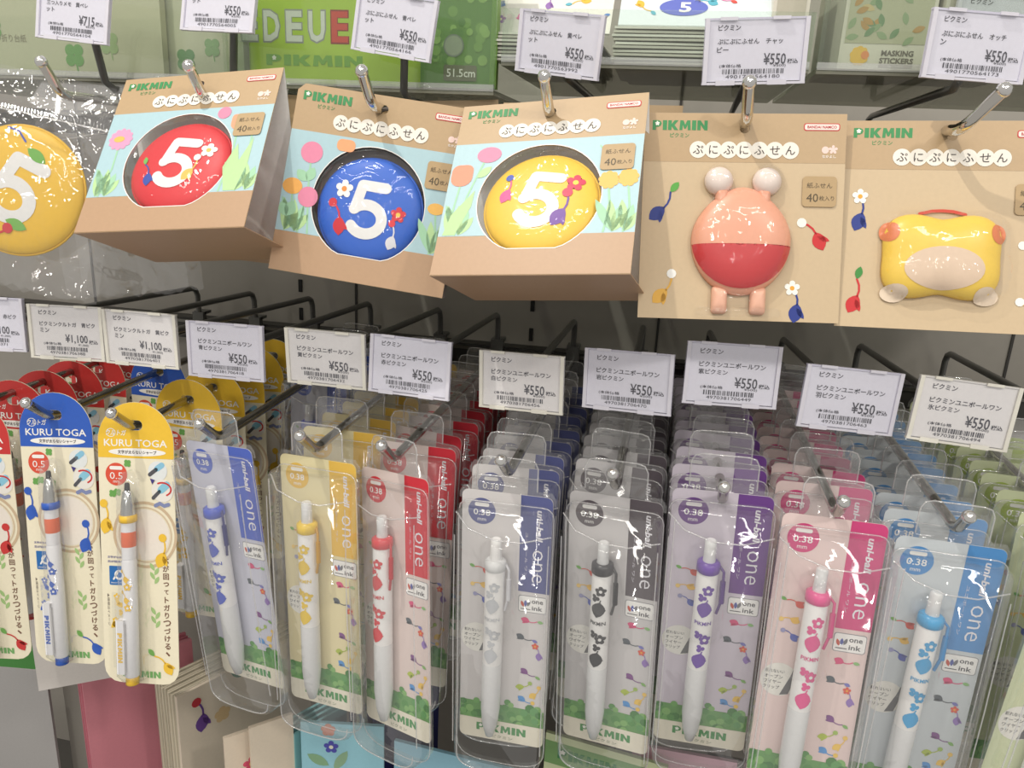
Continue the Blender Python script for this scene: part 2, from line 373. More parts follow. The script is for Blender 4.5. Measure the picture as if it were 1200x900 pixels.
LOW = [((-.4552, .4432, -.1062), (-3.8, -1.3, 3.9)), ((-.3938, .4432, -.1072), (-3.8, -1.3, 3.9)), ((-.3381, .4439, -.1069), (-.4, -.5, 0)), ((-.2755, .4432, -.1089), (-2.1, -.9, -.4)),
 ((-.2072, .4458, -.1084), (3.2, -.2, -.5)), ((-.1501, .4474, -.1080), (-5.5, -.1, -4.6)), ((-.0808, .4539, -.1128), (-.7, -2.1, -5.8)), ((-.0154, .4543, -.1053), (-5.6, -3.1, -10.6)),
 ((.0451, .4545, -.0952), (-6.1, .4, 7.2)), ((.1126, .4535, -.1032), (-2.7, 2.7, 7.7)), ((.1730, .4523, -.1041), (-3.6, 3.8, 4.6)), ((.2390, .452, -.106), (-3, 3, 4))]
U1, K1 = 'ピクミンユニボールワン', 'ピクミンクルトガ　'
LT = [(('ピクミン', K1+'赤ピク', 'ミン'), '¥1,100', '4970381706371', 'white price tag cut off by the left picture edge, beside the 1,100 yen tags'),
 (('ピクミン', K1+'青ピク', 'ミン'), '¥1,100', '4970381706388', 'cream price tag reading 1,100 yen above the blue round-topped pencil card'),
 (('ピクミン', K1+'黄ピク', 'ミン'), '¥1,100', '4970381706401', 'cream price tag reading 1,100 yen above the yellow round-topped pencil card'),
 (('ピクミン', U1, '青ピクミン'), '¥550', '4970381706418', 'white 550 yen price tag above the pen pack with the royal blue strip'),
 (('ピクミン', U1, '黄ピクミン'), '¥550', '4970381706432', 'cream 550 yen price tag above the yellow pen packs'),
 (('ピクミン', U1, '赤ピクミン'), '¥550', '4970381706425', 'white 550 yen price tag above the red pen packs'),
 (('ピクミン', U1, '白ピクミン'), '¥550', '4970381706456', 'cream 550 yen price tag above the pack with the plain white pen'),
 (('ピクミン', U1, '岩ピクミン'), '¥550', '4970381706470', 'white 550 yen price tag above the black-and-white pen packs'),
 (('ピクミン', U1, '紫ピクミン'), '¥550', '4970381706449', 'white 550 yen price tag above the purple pen packs, highest of the lower tags'),
 (('ピクミン', U1, '羽ピクミン'), '¥550', '4970381706463', 'white 550 yen price tag tilted above the pink pen packs'),
 (('ピクミン', U1, '氷ピクミン'), '¥550', '4970381706494', 'cream 550 yen price tag tilted above the sky blue pen packs'),
 (('ピクミン', U1, 'ピクミン'), '¥550', '4970381706500', 'price tag past the right picture edge above the green pen packs')]
for i, ((l, r), (ln, pr_, cd_, lb)) in enumerate(zip(LOW, LT)):
    if i == 11: continue
    wm = 'cream' in lb
    price_tag(l, r, .055, .037, ln, pr_, cd_, lb, SLEEVE, wm)
TOP = [((-.3650, .4479, .0903), (-6.8, 4.7, -5.2)), ((-.2752, .4611, .0989), (-9.6, 2.6, -9.3)), ((-.1627, .4552, .0878), (-1.7, 8.4, -12.7)), ((-.0683, .4546, .0802), (5.6, 6.8, -20.8)),
 ((.0348, .4533, .0786), (3.9, -3.5, 8.0)), ((.1438, .4571, .0834), (-.7, .9, 14.6))]
P1 = 'ぷにぷにふせん　'
TL = [(('ピクミン', '三つ入りメモ　黄ペレ', 'ット'), '¥715', '4901770564104', 'white price tag reading 715 yen at the upper left above the bagged yellow cushion'),
 (('ピクミン', P1+'赤ペレ', 'ット'), '¥550', '4901770564005', 'price tag at the top above the red number five card, partly out of frame'),
 (('ピクミン', P1+'青ペレ', 'ット'), '¥550', '4901770564166', 'tilted price tag in front of the lime green lettered board'),
 (('ピクミン', P1+'黄ペレ', 'ット'), '¥550', '4901770563992', 'price tag at the top above the yellow number five card'),
 (('ピクミン', P1+'チャッ', 'ピー'), '¥550', '4901770564180', 'price tag at the top above the card with the salmon and red cushion'),
 (('ピクミン', P1+'オッチ', 'ン'), '¥550', '4901770564173', 'price tag at the upper right in front of the cream sticker boxes')]
for (l, r), (ln, pr_, cd_, lb) in zip(TOP, TL): price_tag(l, r, .054, .0325, ln, pr_, cd_, lb, SLEEVE)
price_tag((.166, .492, .098), (0, 3, 8), .054, .0325, ('ピクミン', 'マスキングステッカー', '(ニ'), '¥748', '4901770564210', 'farthest price tag, reading 748 yen, at the top right corner behind another', SLEEVE)

# ------------------------------------------------------------------ hooks
BX = [-.464, -.401, -.338, -.277, -.206, -.149, -.076, -.013, .046, .109, .173, .244]       # where each lower hook leaves the rail
HN = ['red round-topped pencil cards', 'blue round-topped pencil cards', 'yellow round-topped pencil cards', 'royal blue pen packs', 'yellow pen packs', 'red pen packs', 'plain white pen packs',
      'black-and-white pen packs', 'purple pen packs', 'pink pen packs', 'sky blue pen packs', 'green pen packs']
def hook(name, zr, xb, xf, yf, zf, tipd, tagp, what, zb, yb=.70):
    """double-wire display hook: lower prong holds goods, upper arm carries a price tag"""
    t = empty('display_hook', (xb, .706, Z0+zr), label='double wire display hook holding the '+what, cat='hook')
    O = Vector((xb, .706, Z0+zr)); rel = lambda p: Vector(p)-O
    q = MB(); q.box((0, -.004, 0), (.012, .006, .030), DARKWIRE); q.box((0, .002, .014), (.012, .012, .003), DARKWIRE); q.obj('bracket', t)
    q = MB(); a = rel((xb, .704, Z0+zf)); b = rel((xf, yf+.012, Z0+zf))
    pts = [a, a.lerp(b, .9), b]
    tip = rel((xf+tipd[0], yf+tipd[1], Z0+zf+tipd[2])); c0 = rel((xf, yf, Z0+zf-.0015))
    for k in range(1, 6):
        u = k/6; pts.append(b*(1-u)**2+c0*2*u*(1-u)+(c0.lerp(tip, .35))*u*u)
    pts += [c0.lerp(tip, .35), tip]
    q.tube(pts, .0030, CHROME if tagp is None else RODM, 12); q.obj('prong', t)
    q = MB(); q.ball(tip, .0037, mat((228, 228, 226), .08, .85, 'metal', 'polished_ball_cap', 0), 14); q.obj('ball_tip', t)
    if tagp is not None:
        q = MB(); e = rel(tagp); top = rel((xb, yb, Z0+zb)); d = (e-top)
        pts = [rel((xb, .702, Z0+zr+.008)), rel((xb, yb+.001, Z0+zb-.008)), rel((xb, yb-.002, Z0+zb-.002)), top+d.normalized()*.008, top+d*.97, e]
        q.tube(pts, .0026, DARKWIRE, 10); q.obj('tag_arm', t)
    return t
FR = {  # front item: hole position x (world) per column and tip offsets
 0: -.452, 1: -.391, 2: -.329, 3: -.268, 4: -.2015, 5: -.150, 6: -.078, 7: -.0145, 8: .0457, 9: .107, 10: .168, 11: .232}
for i in range(12):
    l, r = LOW[i]; M = Euler(dg(r)).to_matrix(); e = Vector(l)+M @ Vector((0, .008, -.0185))+Vector((0, 0, Z0))
    hook('h', -.178, BX[i], FR[i], .418, -.1775, (-.002, -.017, .014), e, HN[i], -.138)
THX = [(-.372, -.373, 'bagged yellow cushion'), (-.2675, -.276, 'red number five card'), (-.17, -.171, 'blue number five card'), (-.066, -.0695, 'yellow number five card'), (.042, .0345, 'card with the salmon and red cushion'), (.150, .137, 'card with the yellow lobed cushion')]
for i, (xb, xf, what) in enumerate(THX):
    l, r = TOP[i]; M = Euler(dg(r)).to_matrix(); e = Vector(l)+M @ Vector((0, .008, -.0163))+Vector((0, 0, Z0))
    hook('h', .024, xb, xf, .438, .0265, (-.002 if i != 5 else .012, -.012, .0175), None, what, .05)
    # the arm that carries the price tag above runs under the trays and turns up behind the tag
    h_ = [o for o in COL.objects if o.name.startswith('display_hook')][-1]
    q = MB(); O = h_.location
    za = (.0335, .0335, .0335, .0490, .0490, .0490)[i]
    pts = [Vector((xb, .702, Z0+.030)), Vector((xb, .70, Z0+za-.002)), Vector((xb, .69, Z0+za)), Vector((e.x, .476, Z0+za)), Vector((e.x, .468, Z0+za+.004)), Vector((e.x, e.y+.006, e.z-.006)), e]
    q.tube([p-O for p in pts], .0024, DARKWIRE, 10); q.obj('tag_arm', h_)

# ------------------------------------------------------------------ square cards with soft memo cushions
TAN = mat((206, 183, 148), .42); TAN2 = mat((190, 162, 124), .42); KRAFT = mat((190, 162, 124), .45); GROUND = mat((188, 154, 122), .45); SKY = mat((176, 208, 216), .45); WHITE = mat((248, 246, 242), .45)
def header(q, lay=2):
    logo(q, -34, -6.6, 29, 5.2, lay)
    for k in range(7):
        x = -24+k*8.0; q.poly(circ(x, -19.5, 4.5, 24), mat((246, 240, 228)), lay+1+.3*(k % 2)); q.text('ぷにぷにふせん'[k], x, -19.5, h=4.6, m=mat((70, 62, 60)), lay=lay+3)
    q.poly(rrect(30.5, -9, 49, -5, 1.2), mat((205, 60, 60)), lay); q.poly(rrect(31, -8.5, 48.5, -5.5, .9), mat((248, 232, 222)), lay+1); q.text('BANDAI NAMCO', 39.8, -7, h=1.5, w=15, m=mat((190, 50, 60)), lay=lay+2, bold=.02)
    q.poly(circ(42, -19, 1.9, 14), mat((245, 215, 205)), lay); q.poly(flowerpts(46, -18.8, 2.4, 5, depth=.7), mat((245, 215, 205)), lay); q.text('なかよし', 44, -22.4, h=1.5, w=7, m=mat((248, 240, 232)), lay=lay, bold=.02)
def badge(q, x0=31, z1=-33, lay=6):
    q.poly(rrect(x0, z1-16, x0+17.5, z1, 2), mat((186, 158, 116)), lay+1); q.text('紙ふせん', x0+8.7, z1-4.8, h=2.9, w=13, m=mat((84, 72, 50)), lay=lay+2)
    q.text('40', x0+5.2, z1-11.3, h=4.4, m=mat((84, 72, 50)), lay=lay+2); q.text('枚入り', x0+12.5, z1-11.5, h=2.6, w=7.6, m=mat((84, 72, 50)), lay=lay+2)
CR = dict(w=105, h=110)
def hole_out(): # window with a flat foot
    return [(x, max(z, -94.5)) for x, z in circ(0, -64, 33.5, 48)]
def clip_hole(pts): return pts
def garden(q, style):
    H = hole_out(); Gn = mat((160, 210, 170)); G2 = mat((178, 218, 168))
    q.poly([(-52.4, -87), (52.4, -87), (52.4, -27), (-52.4, -27)], SKY, 1, holes=[[(x*1.012, (z+64)*1.012-64) for x, z in [(x, max(z, -86.9)) if False else (x, z) for x, z in circ(0, -64, 33.5, 48) if z > -86.5]+[]]] if False else ())
def sky_shape():
    # sky band minus the window, split into left piece, right piece and top piece
    a = math.asin(23/34.0); Lp = []; n = 20
    th0 = PI+math.asin(22.6/33.9)*1.0
    left = [(-52.4, -27), (-52.4, -86.6)]
    arc = [(33.9*math.cos(t), -64+33.9*math.sin(t)) for t in [th0-(th0-PI/2)*k/n for k in range(n+1)]]
    left += arc+[(0, -27)]
    right = [(-x, z) for x, z in left]
    return left, right
def flowers_scene(q, style):
    l, r = sky_shape(); q.poly(l, SKY, 1); q.poly(r, SKY, 1)
    g = mat((166, 214, 176)); g2 = mat((186, 222, 160)); pk = (232, 140, 170); og = (245, 170, 120); ye = (244, 190, 96)
    def stem(x0, z0, x1, z1, w_=1.1, b=2): q.poly(stroke([(x0, z0), ((x0+x1)/2+b, (z0+z1)/2), (x1, z1)], w_, 2), g, 2)
    for x, n_ in ((-47, 3), (-41, 4), (41, 4), (47, 3)):
        for k in range(n_): q.poly([(max(-52.2, min(52.2, a_)), b_) for a_, b_ in leaf(x, -86, 13+3*k, 5, R(58+20*k))], g if k % 2 else g2, 2)
    if style == 'red':
        stem(-45, -86, -42, -48); q.poly(flowerpts(-42, -46, 8, 12, depth=.25), mat((238, 160, 195)), 3); q.poly(circ(-43, -46, 3.6, 14, 2.2), mat(ye), 4)
        for x, z in ((33, -38), (43, -40)): stem(x-2, -86, x, z-4); q.poly(rrect(x-5, z-6, x+5, z+5, (4.5, 4.5, 2, 2)), mat((244, 165, 130)), 3)
        q.poly([(34, -86), (30, -70), (36, -54), (39, -66), (45, -50), (45, -68), (41, -86)], g2, 2.4); q.poly(circ(22, -31.3, 4.3, 16), mat(pk), 3)
    elif style == 'blue':
        stem(-39, -86, -38, -41); q.poly(circ(-38, -39, 6.6, 22, 6.3), mat(pk), 3)
        stem(-33, -86, -36, -65, 1.1, 0); q.poly(circ(-36, -65, 6, 20), mat(pk), 3); stem(-47, -86, -46, -62); q.poly(circ(-46.2, -60, 6, 20, 4.8), mat((240, 176, 90)), 3)
        q.poly(leaf(-38, -56, 9, 6, R(70)), g, 3); q.poly(leaf(-38, -56, 9, 6, R(140)), g, 3); q.poly(leaf(-47, -78, 10, 7, R(70)), g, 3); q.poly(leaf(-47, -78, 9, 6, R(120)), g, 3)
        q.poly(rrect(-24, -35.5, -13, -28.5, 3), mat(og), 3); q.poly(circ(40, -60, 5, 18, 3.4), mat(ye), 3); stem(40, -86, 40, -62)
    else:
        stem(-43, -86, -33, -37, 1.1, -2); q.poly(circ(-31.5, -35, 7, 20, 5.2), mat(pk), 3); q.poly(leaf(-36, -50, 10, 5, R(45)), g2, 3)
        stem(-48, -86, -45, -52, 1.1, 0); q.poly(rrect(-51.5, -55, -39, -41, (5.5, 5.5, 4, 4)), mat((240, 150, 120)), 3); q.poly([(-50, -86), (-47, -73), (-36, -58), (-36.5, -68), (-43, -86)], g2, 2.4)
        for x, z in ((36.5, -55), (46.5, -54)): stem(x, -86, x, z-2); q.poly(flowerpts(x, z, 5.6, 9, depth=.2), mat(ye), 3)
        stem(33, -48, 30, -33, .8, 3)
    # window rim
    q.poly(circ(0, -64, 33.5, 48) and [(x*1.015, (z+64)*1.015-64) for x, z in hole_out()], WHITE, 1.5, holes=[hole_out()])

def pad_cushion(t, rgb, motifs, tilt=0, r=31, cx=1, cz=-66, y=2.0, name='memo_cushion'):
    """round soft cushion with a raised rim, a white 5 and little flowers"""
    dep = 5.6
    hf = lambda x, z: dep*max(0, 1-((x*x+z*z)/r**2)**1.6)**.5
    q = MB(); out = circ(0, 0, r, 48); m_ = mat(rgb, .48, 0, 'plastic', None, .1); q.dome(out, (0, 0), dep, m_, 0, 9, 3.2)
    n = 48; rimv = [(math.cos(2*PI*k/n)*r*1e-3, .0004, math.sin(2*PI*k/n)*r*1e-3) for k in range(n+1)]; q.tube(rimv, .0009, m_, 6, False)
    c = q.obj(name, t, (cx*1e-3, y*1e-3, cz*1e-3), (0, R(tilt), 0))
    q = MB(); five = mat((240, 240, 238), .4, 0, 'plastic')
    k = r/31
    arc = [(-.6+9.6*math.cos(t_), -5.6+8.4*math.sin(t_)) for t_ in [R(142-a) for a in range(0, 292, 12)]]
    q.dribbon([(x*k, z*k) for x, z in ((8.6, 13.8), (-5.2, 13.8))], 6.2*k, five, hf, .25); q.dribbon([(x*k, z*k) for x, z in ((-5.2, 13.8), (-7.6, -.2))], 6.2*k, five, hf, .26)
    q.dribbon([(x*k, z*k) for x, z in arc], 6.4*k, five, hf, .27); q.obj('numeral_five', c)
    q = MB(); motifs(q, hf, k)
    if q.v: q.obj('printed_flowers', c)
    return c
def bubble(t, out, cen, dep, y0=0, m=None): q = MB(); q.dome(out, cen, dep, m or BUBBLE, y0, 4, 4, False); return q.obj('clear_bubble', t)
def card_round(name, pose, rgb, motifs, style, label, tent=False, tilt=0):
    t = empty(name, Vector(pose[0])+Vector((0, 0, Z0)), dg(pose[1]), label, 'memo card')
    q = MB(); W, H = 52.5, 110
    out = [(-W, -H), (W, -H), (W, 0), (-W+4, 0), (-W, -4)] if not tent else [(-W, -H), (W, -H), (W, 0), (-W, 0)]
    q.slab(out, .4, KRAFT, WHITE, holes=[hole_out(), circ(0, -8, 2.6, 14)])
    l, r_ = sky_shape()
    q.poly([(-52.4, -109.8), (52.4, -109.8), (52.4, -86.6), (0, -86.6), (-52.4, -86.6)] if False else [(-52.4, -109.8), (52.4, -109.8), (52.4, -86.6), (25.2, -86.6)]+[(34*math.cos(a), max(-64+34*math.sin(a), -95)) for a in [R(-41.7-5*k) for k in range(20)]]+[(-52.4, -86.6)], GROUND, 1)
    flowers_scene(q, style); header(q); badge(q)
    q.obj('printed_card', t)
    if tent:
        a = R(-pose[1][0]); L = .111
        q = MB(); M = Matrix.Rotation(a, 3, 'X')
        q.box(M @ Vector((0, .0004, -L/2)), (.105, .0005, L), WHITE, M); q.obj('back_panel', t)
        q = MB(); b0 = Vector((0, 0.0002, -.110)); b1 = M @ Vector((0, 0, -L)); d = b1-b0; ang = math.atan2(d.z, d.y)
        q.box((b0+b1)/2, (.105, d.length, .0005), GROUND, Matrix.Rotation(ang, 3, 'X')); q.obj('bottom_flap', t)
    else:
        q = MB(); q.slab([(-W, -H+1), (W, -H+1), (W, -1), (-W, -1)], .4, mat((120, 112, 108)), KRAFT, y0=9, holes=[circ(0, -8, 2.8, 12)]); q.obj('back_card', t)  # front face greyed to stand for the shade inside the window
    pad_cushion(t, rgb, motifs, tilt, y=4.0, cz=-67 if not tent else -66)
    bubble(t, [(x*.985, (z+64)*.985-64) for x, z in hole_out()], (0, -64), 5.5, .3)
    return t
def mot_red(q, hf, k):
    flower(q, 17, 10, 5, (250, 248, 240), (240, 190, 80), 3, hf=hf); sprig(q, 12, -4, 15, R(60), (236, 196, 90), (250, 248, 240), 3, 'ball', hf); sprig(q, -15, -9, 14, R(100), (50, 80, 175), (120, 190, 90), 3, 'leaf', hf)
def mot_blue(q, hf, k):
    flower(q, -16, 10, 5.4, (250, 250, 245), (240, 150, 60), 3, hf=hf); sprig(q, -16, -7, 18, R(95), (215, 40, 55), (215, 40, 55), 3, 'ball', hf)
    flower(q, 18, 0, 4.6, (220, 50, 60), (240, 200, 80), 3, hf=hf); sprig(q, 17, -13, 14, R(75), (235, 235, 240), (230, 60, 70), 3, 'ball', hf)
def mot_yel(q, hf, k):
    flower(q, 17, 12, 5.2, (225, 70, 100), (250, 220, 90), 3, hf=hf); sprig(q, 15, -5, 19, R(65), (125, 85, 170), (225, 70, 100), 3, 'ball', hf); sprig(q, -18, 4, 15, R(75), (235, 100, 160), (90, 110, 200), 3, 'ball', hf)
card_round('folded_memo_card', ((-.2823, .4472, .0421), (-37.5, -5.4, .2)), (222, 48, 56), mot_red, 'red', 'folded kraft card tipped forward with a red number five cushion behind its window', True, 8)
card_round('flat_memo_card', ((-.1677, .4503, .0335), (-14.9, 6.0, 5)), (46, 104, 210), mot_blue, 'blue', 'flat kraft card hanging askew with a round blue number five cushion')
card_round('folded_memo_card', ((-.0690, .4455, .0341), (-36.7, -5.5, -6)), (250, 206, 74), mot_yel, 'yellow', 'folded kraft card tipped forward with a yellow number five cushion behind its window', True, 8)

def card_shape(pose, label, kind):
    t = empty('flat_memo_card', Vector(pose[0])+Vector((0, 0, Z0)), dg(pose[1]), label, 'memo card')
    q = MB(); q.slab([(-52.5, -110), (52.5, -110), (52.5, 0), (-52.5, 0)], .4, TAN, WHITE, holes=[circ(0, -8, 2.6, 14)])
    top = [(-52.4, -26), (52.4, -26), (52.4, -.1), (-52.4, -.1)]; q.poly(top, TAN2, 1, holes=[circ(0, -8, 2.7, 14)])
    header(q); badge(q)
    if kind == 'E':
        sprig(q, -41, -51, 17, R(40), (36, 56, 140), (90, 170, 70), 2, 'leaf'); sprig(q, 39, -63, 17, R(115), (205, 40, 45), (245, 245, 235), 2, 'ball')
        sprig(q, -38, -95, 17, R(45), (228, 175, 70), (245, 245, 240), 2, 'ball'); sprig(q, 31, -101, 17, R(80), (36, 56, 140), (250, 248, 240), 2, 'flower')
    else:
        sprig(q, -42, -50, 17, R(70), (36, 56, 140), (250, 248, 240), 2, 'flower'); sprig(q, -42, -94, 17, R(65), (205, 40, 45), (60, 140, 60), 2, 'leaf')
        sprig(q, 42, -70, 15, R(110), (205, 40, 45), (245, 245, 235), 2, 'ball'); sprig(q, 41, -100, 15, R(100), (228, 175, 70), (245, 245, 240), 2, 'ball')
    q.obj('printed_card', t)
    if kind == 'E':     # plain two-tone pear-shaped cushion with two knobs and a foot
        def Rr(a): return 26-1.2*math.sin(a)+1.2*math.sin(a)**4
        out = [(Rr(2*PI*k/48)*math.cos(2*PI*k/48)*(1.0-.16*max(0, math.sin(2*PI*k/48))**2), -67+Rr(2*PI*k/48)*math.sin(2*PI*k/48)*1.06) for k in range(48)]
        def hf(x, z):
            a = math.atan2((z+67)/1.06, x); rr = math.hypot(x, (z+67)/1.06)/Rr(a); return 9*max(0, 1-min(1, rr)**3.0)**.5
        q = MB(); q.dome(out, (0, -67), 9, mat((240, 172, 142), .38, 0, 'plastic', None, .1), 0, 9, 3); c = q.obj('memo_cushion', t, (0, -.0008, 0))
        q = MB(); a_ = [(x*.985, -67+(z+67)*.985) for x, z in out if z < -72]; a_.sort(key=lambda p: p[0])
        low = [(26.0*math.cos(t_), -67+26.6*math.sin(t_)*1.0) for t_ in [R(-172+164*k/20) for k in range(21)]]
        q.drape([p for p in low]+[(x, -80+5*(1-(x/24)**2)-5*0) for x in (20, 13, 6, 0, -6, -13, -20)], mat((208, 62, 66), .38, 0, 'plastic', None, .1), hf, .2, 2.4); q.obj('red_lower_band', c)
        for sx in (-1, 1):
            q = MB(); q.dome(circ(sx*12.5-.2, -36.5, 7.6, 24), (sx*12.5, -36.5), 6, mat((238, 222, 212), .35, 0, 'plastic', None, .1), 0, 6, 2.5); q.dome(rrect(sx*11-3.4, -52, sx*11+3.4, -40, 2), (sx*11, -46), 5, mat((240, 172, 142), .38, 0, 'plastic', None, .1), 0, 5, 3); q.obj('knob', c)
            q = MB(); q.dome(rrect(sx*10-4.2, -107, sx*10+4.2, -92, 2), (sx*10, -99), 4, mat((244, 188, 160), .4, 0, 'plastic', None, .1), 0, 5, 3); q.obj('foot', c)
        sil = []
        for k in range(72):
            a = 2*PI*k/72; sil.append((27.5*math.cos(a)*(1 if math.sin(a) < .2 else .96), -67+29*math.sin(a)))
        bubble(t, sil, (0, -67), 12, -.2, BUBBLE)
        for sx in (-1, 1): q = MB(); q.dome(circ(sx*12.7, -36.5, 9.6, 24), (sx*12.7, -36.5), 8, BUBBLE, -.2, 5, 3, False); q.obj('clear_bubble', t)
        q = MB(); q.dome(rrect(-23, -108.5, 23, -103, 2.6), (0, -106), 7, BUBBLE, -.2, 4, 3, False); q.dome(rrect(-16, -104.5, 16, -92, 2.6), (0, -98), 8, BUBBLE, -.2, 4, 3, False); q.obj('clear_bubble', t)
    else:               # plain yellow cushion with a pale centre and four lobes
        def Rr(a):
            return 30+3.2*math.cos(4*(a-R(45)))*1.0-4.5*abs(math.sin(a))**2+1.5*abs(math.cos(a))
        cz = -72
        out = [(Rr(2*PI*k/60)*math.cos(2*PI*k/60), cz+Rr(2*PI*k/60)*math.sin(2*PI*k/60)*.88) for k in range(60)]
        def hf(x, z):
            a = math.atan2((z-cz)/.88, x); rr = math.hypot(x, (z-cz)/.88)/Rr(a); return 9*max(0, 1-min(1, rr)**3.0)**.5
        q = MB(); q.dome(out, (0, cz), 9, mat((246, 208, 84), .38, 0, 'plastic', None, .1), 0, 9, 3); c = q.obj('memo_cushion', t, (-.003, -.0008, 0))
        q = MB(); q.drape(circ(0, -79, 19, 32, 11), mat((228, 202, 176), .4, 0, 'plastic', None, .1), hf, .2, 2.4); q.obj('pale_patch', c)
        q = MB(); q.drape(stroke([(-11, -49.5), (-5, -48), (0, -47.7), (5, -48), (11, -49.5)], 1.6), mat((205, 70, 50)), hf, .25); q.obj('red_band', c)
        for sx in (-1, 1):
            q = MB(); q.drape(circ(sx*26, -60, 4.4, 18, 5.4), mat((226, 130, 84), .4, 0, 'plastic', None, .1), hf, .22, 2.4); q.obj('orange_patch', c)
            q = MB(); q.drape(circ(sx*22, -92, 6.4, 18, 4.6), mat((232, 212, 188), .4, 0, 'plastic', None, .1), hf, .24, 2.4); q.obj('pale_lobe', c)
        bubble(t, [(x*1.14-1, cz+(z-cz)*1.14) for x, z in out], (0, cz), 12, -.2, BUBBLE)
    return t
card_shape(((.0341, .4482, .0309), (-15, -2, 6)), 'flat tan card with a salmon and red pear-shaped cushion under clear plastic', 'E')
card_shape(((.1400, .4600, .0318), (-17.4, -2.1, 0)), 'flat tan card with a yellow lobed cushion, cut by the right picture edge', 'F')

# cards hanging behind the front ones: plain backs and edges show
def back_card(x, y, z, rx, ry, rz, label, body=KRAFT, mark=False, grp=None):
    t = empty('memo_card', (x, y, Z0+z), dg((rx, ry, rz)), label, 'memo card', grp)
    q = MB(); q.slab([(-52.5, -110), (52.5, -110), (52.5, 0), (-52.5, 0)], .4, body, WHITE, holes=[circ(0, -8, 2.6, 14)])
    logo(q, -34, -6.6, 29, 5.2, 2)
    q.poly([(-52.4, -87), (52.4, -87), (52.4, -27), (-52.4, -27)], SKY if not mark else TAN, 1); q.poly([(-52.4, -109.8), (52.4, -109.8), (52.4, -87), (-52.4, -87)], GROUND if not mark else TAN, 1)
    q.obj('printed_card', t)
    q = MB(); q.box((0, .006, -.06), (.07, .01, .07), mat((228, 220, 210))); q.obj('backing_box', t)
for a in [(-.272, .492, .036, -6, 2, -2, 'kraft card hanging straight behind the red number five card'), (-.163, .490, .034, -6, -3, 3, 'kraft card hidden behind the blue number five card, its top corner showing'),
          (-.051, .478, .035, -7, -1.2, 3, 'kraft card hanging straight behind the yellow number five card'), (-.055, .510, .034, -5, -2, 0, 'farthest kraft card behind the yellow number five card')]: back_card(*a)
back_card(.047, .492, .030, -9, -1, 2, 'tan card right behind the salmon cushion card, its edge and logo showing at the right', KRAFT, True)
back_card(.150, .500, .030, -9, -1, 2, 'tan card behind the yellow lobed cushion card', KRAFT, True)

# bagged yellow cushion at the far left
def film_sheet(W, H, z1, seed, y0, amp, bottomwave=True):
    q = MB(); nx, nz = 26, 34; V = []
    for j in range(nz+1):
        for i in range(nx+1):
            u = i/nx*2-1; v = j/nz
            x = W/2*u; z = z1-H*v; p = Vector((x*.05, z*.05, seed)); edge = (1-abs(u)**6)
            dome_ = 9*max(0, 1-((x/44)**2+((z+66)/46)**2))**.5
            y = y0*(1+0)-math.copysign(dome_, 1 if y0 <= 0 else -1)*(1 if y0 <= 0 else .2)+amp*noise.noise(p)*edge+amp*.5*noise.noise(p*3.1)
            if j == nz and bottomwave: z += 5*noise.noise(Vector((x*.12, seed, 0)))
            V.append((x*1e-3, y*1e-3, z*1e-3))
    q.add(V, [(j*(nx+1)+i, (j+1)*(nx+1)+i, (j+1)*(nx+1)+i+1, j*(nx+1)+i+1) for j in range(nz) for i in range(nx)], BAG, True)
    return q
def bagged(x, y, z, rot, label, yel, withpad=True):
    t = empty('bagged_cushion', (x, y, Z0+z), dg(rot), label, 'memo pad')
    film_sheet(100, 132, 8, 1.3+x, -2, 2.4).obj('bag_front', t)
    film_sheet(100, 134, 8, 5.3+x, 14, 2.4).obj('bag_back', t)
    q = MB(); V = []; 
    for k in range(49):
        xx = -49+k*2; q.poly([(xx, -17), (xx+.7, -17), (xx+.7, -15), (xx, -15)], EDGE, y=-5.6)
    q.obj('bag_seal', t)
    q = MB(); q.tube([(-.049, -.004, -.0185), (0, -.006, -.018), (.049, -.004, -.0185)], .0006, EDGE, 5); q.obj('seal_ridge', t)
    if withpad:
        def mot(q, hf, k):
            q.drape(leaf(-4, 26, 14, 7, R(-14)), mat((110, 180, 70)), hf, .4); q.drape(leaf(2, -20, 14, 7, R(2)), mat((120, 185, 80)), hf, .4)
            sprig(q, -4, -32, 22, R(12), (215, 45, 55), (215, 45, 55), 4, 'ball', hf); q.drape(stroke([(-22, 32), (-14, 33), (-7, 29)], 1.2, 2), mat((70, 90, 190)), hf, .4)
        pad_cushion(t, (244, 196, 52), mot, 16, 40, -3, -64, 6, 'memo_cushion')
    return t
bagged(-.388, .434, .031, (-11, 9, 10), 'round yellow number five cushion in a crinkled clear bag at the left edge', True)
bagged(-.382, .478, .022, (-4, -9, -2), 'empty-looking clear crinkled bag hanging behind the bagged yellow cushion', False, False)

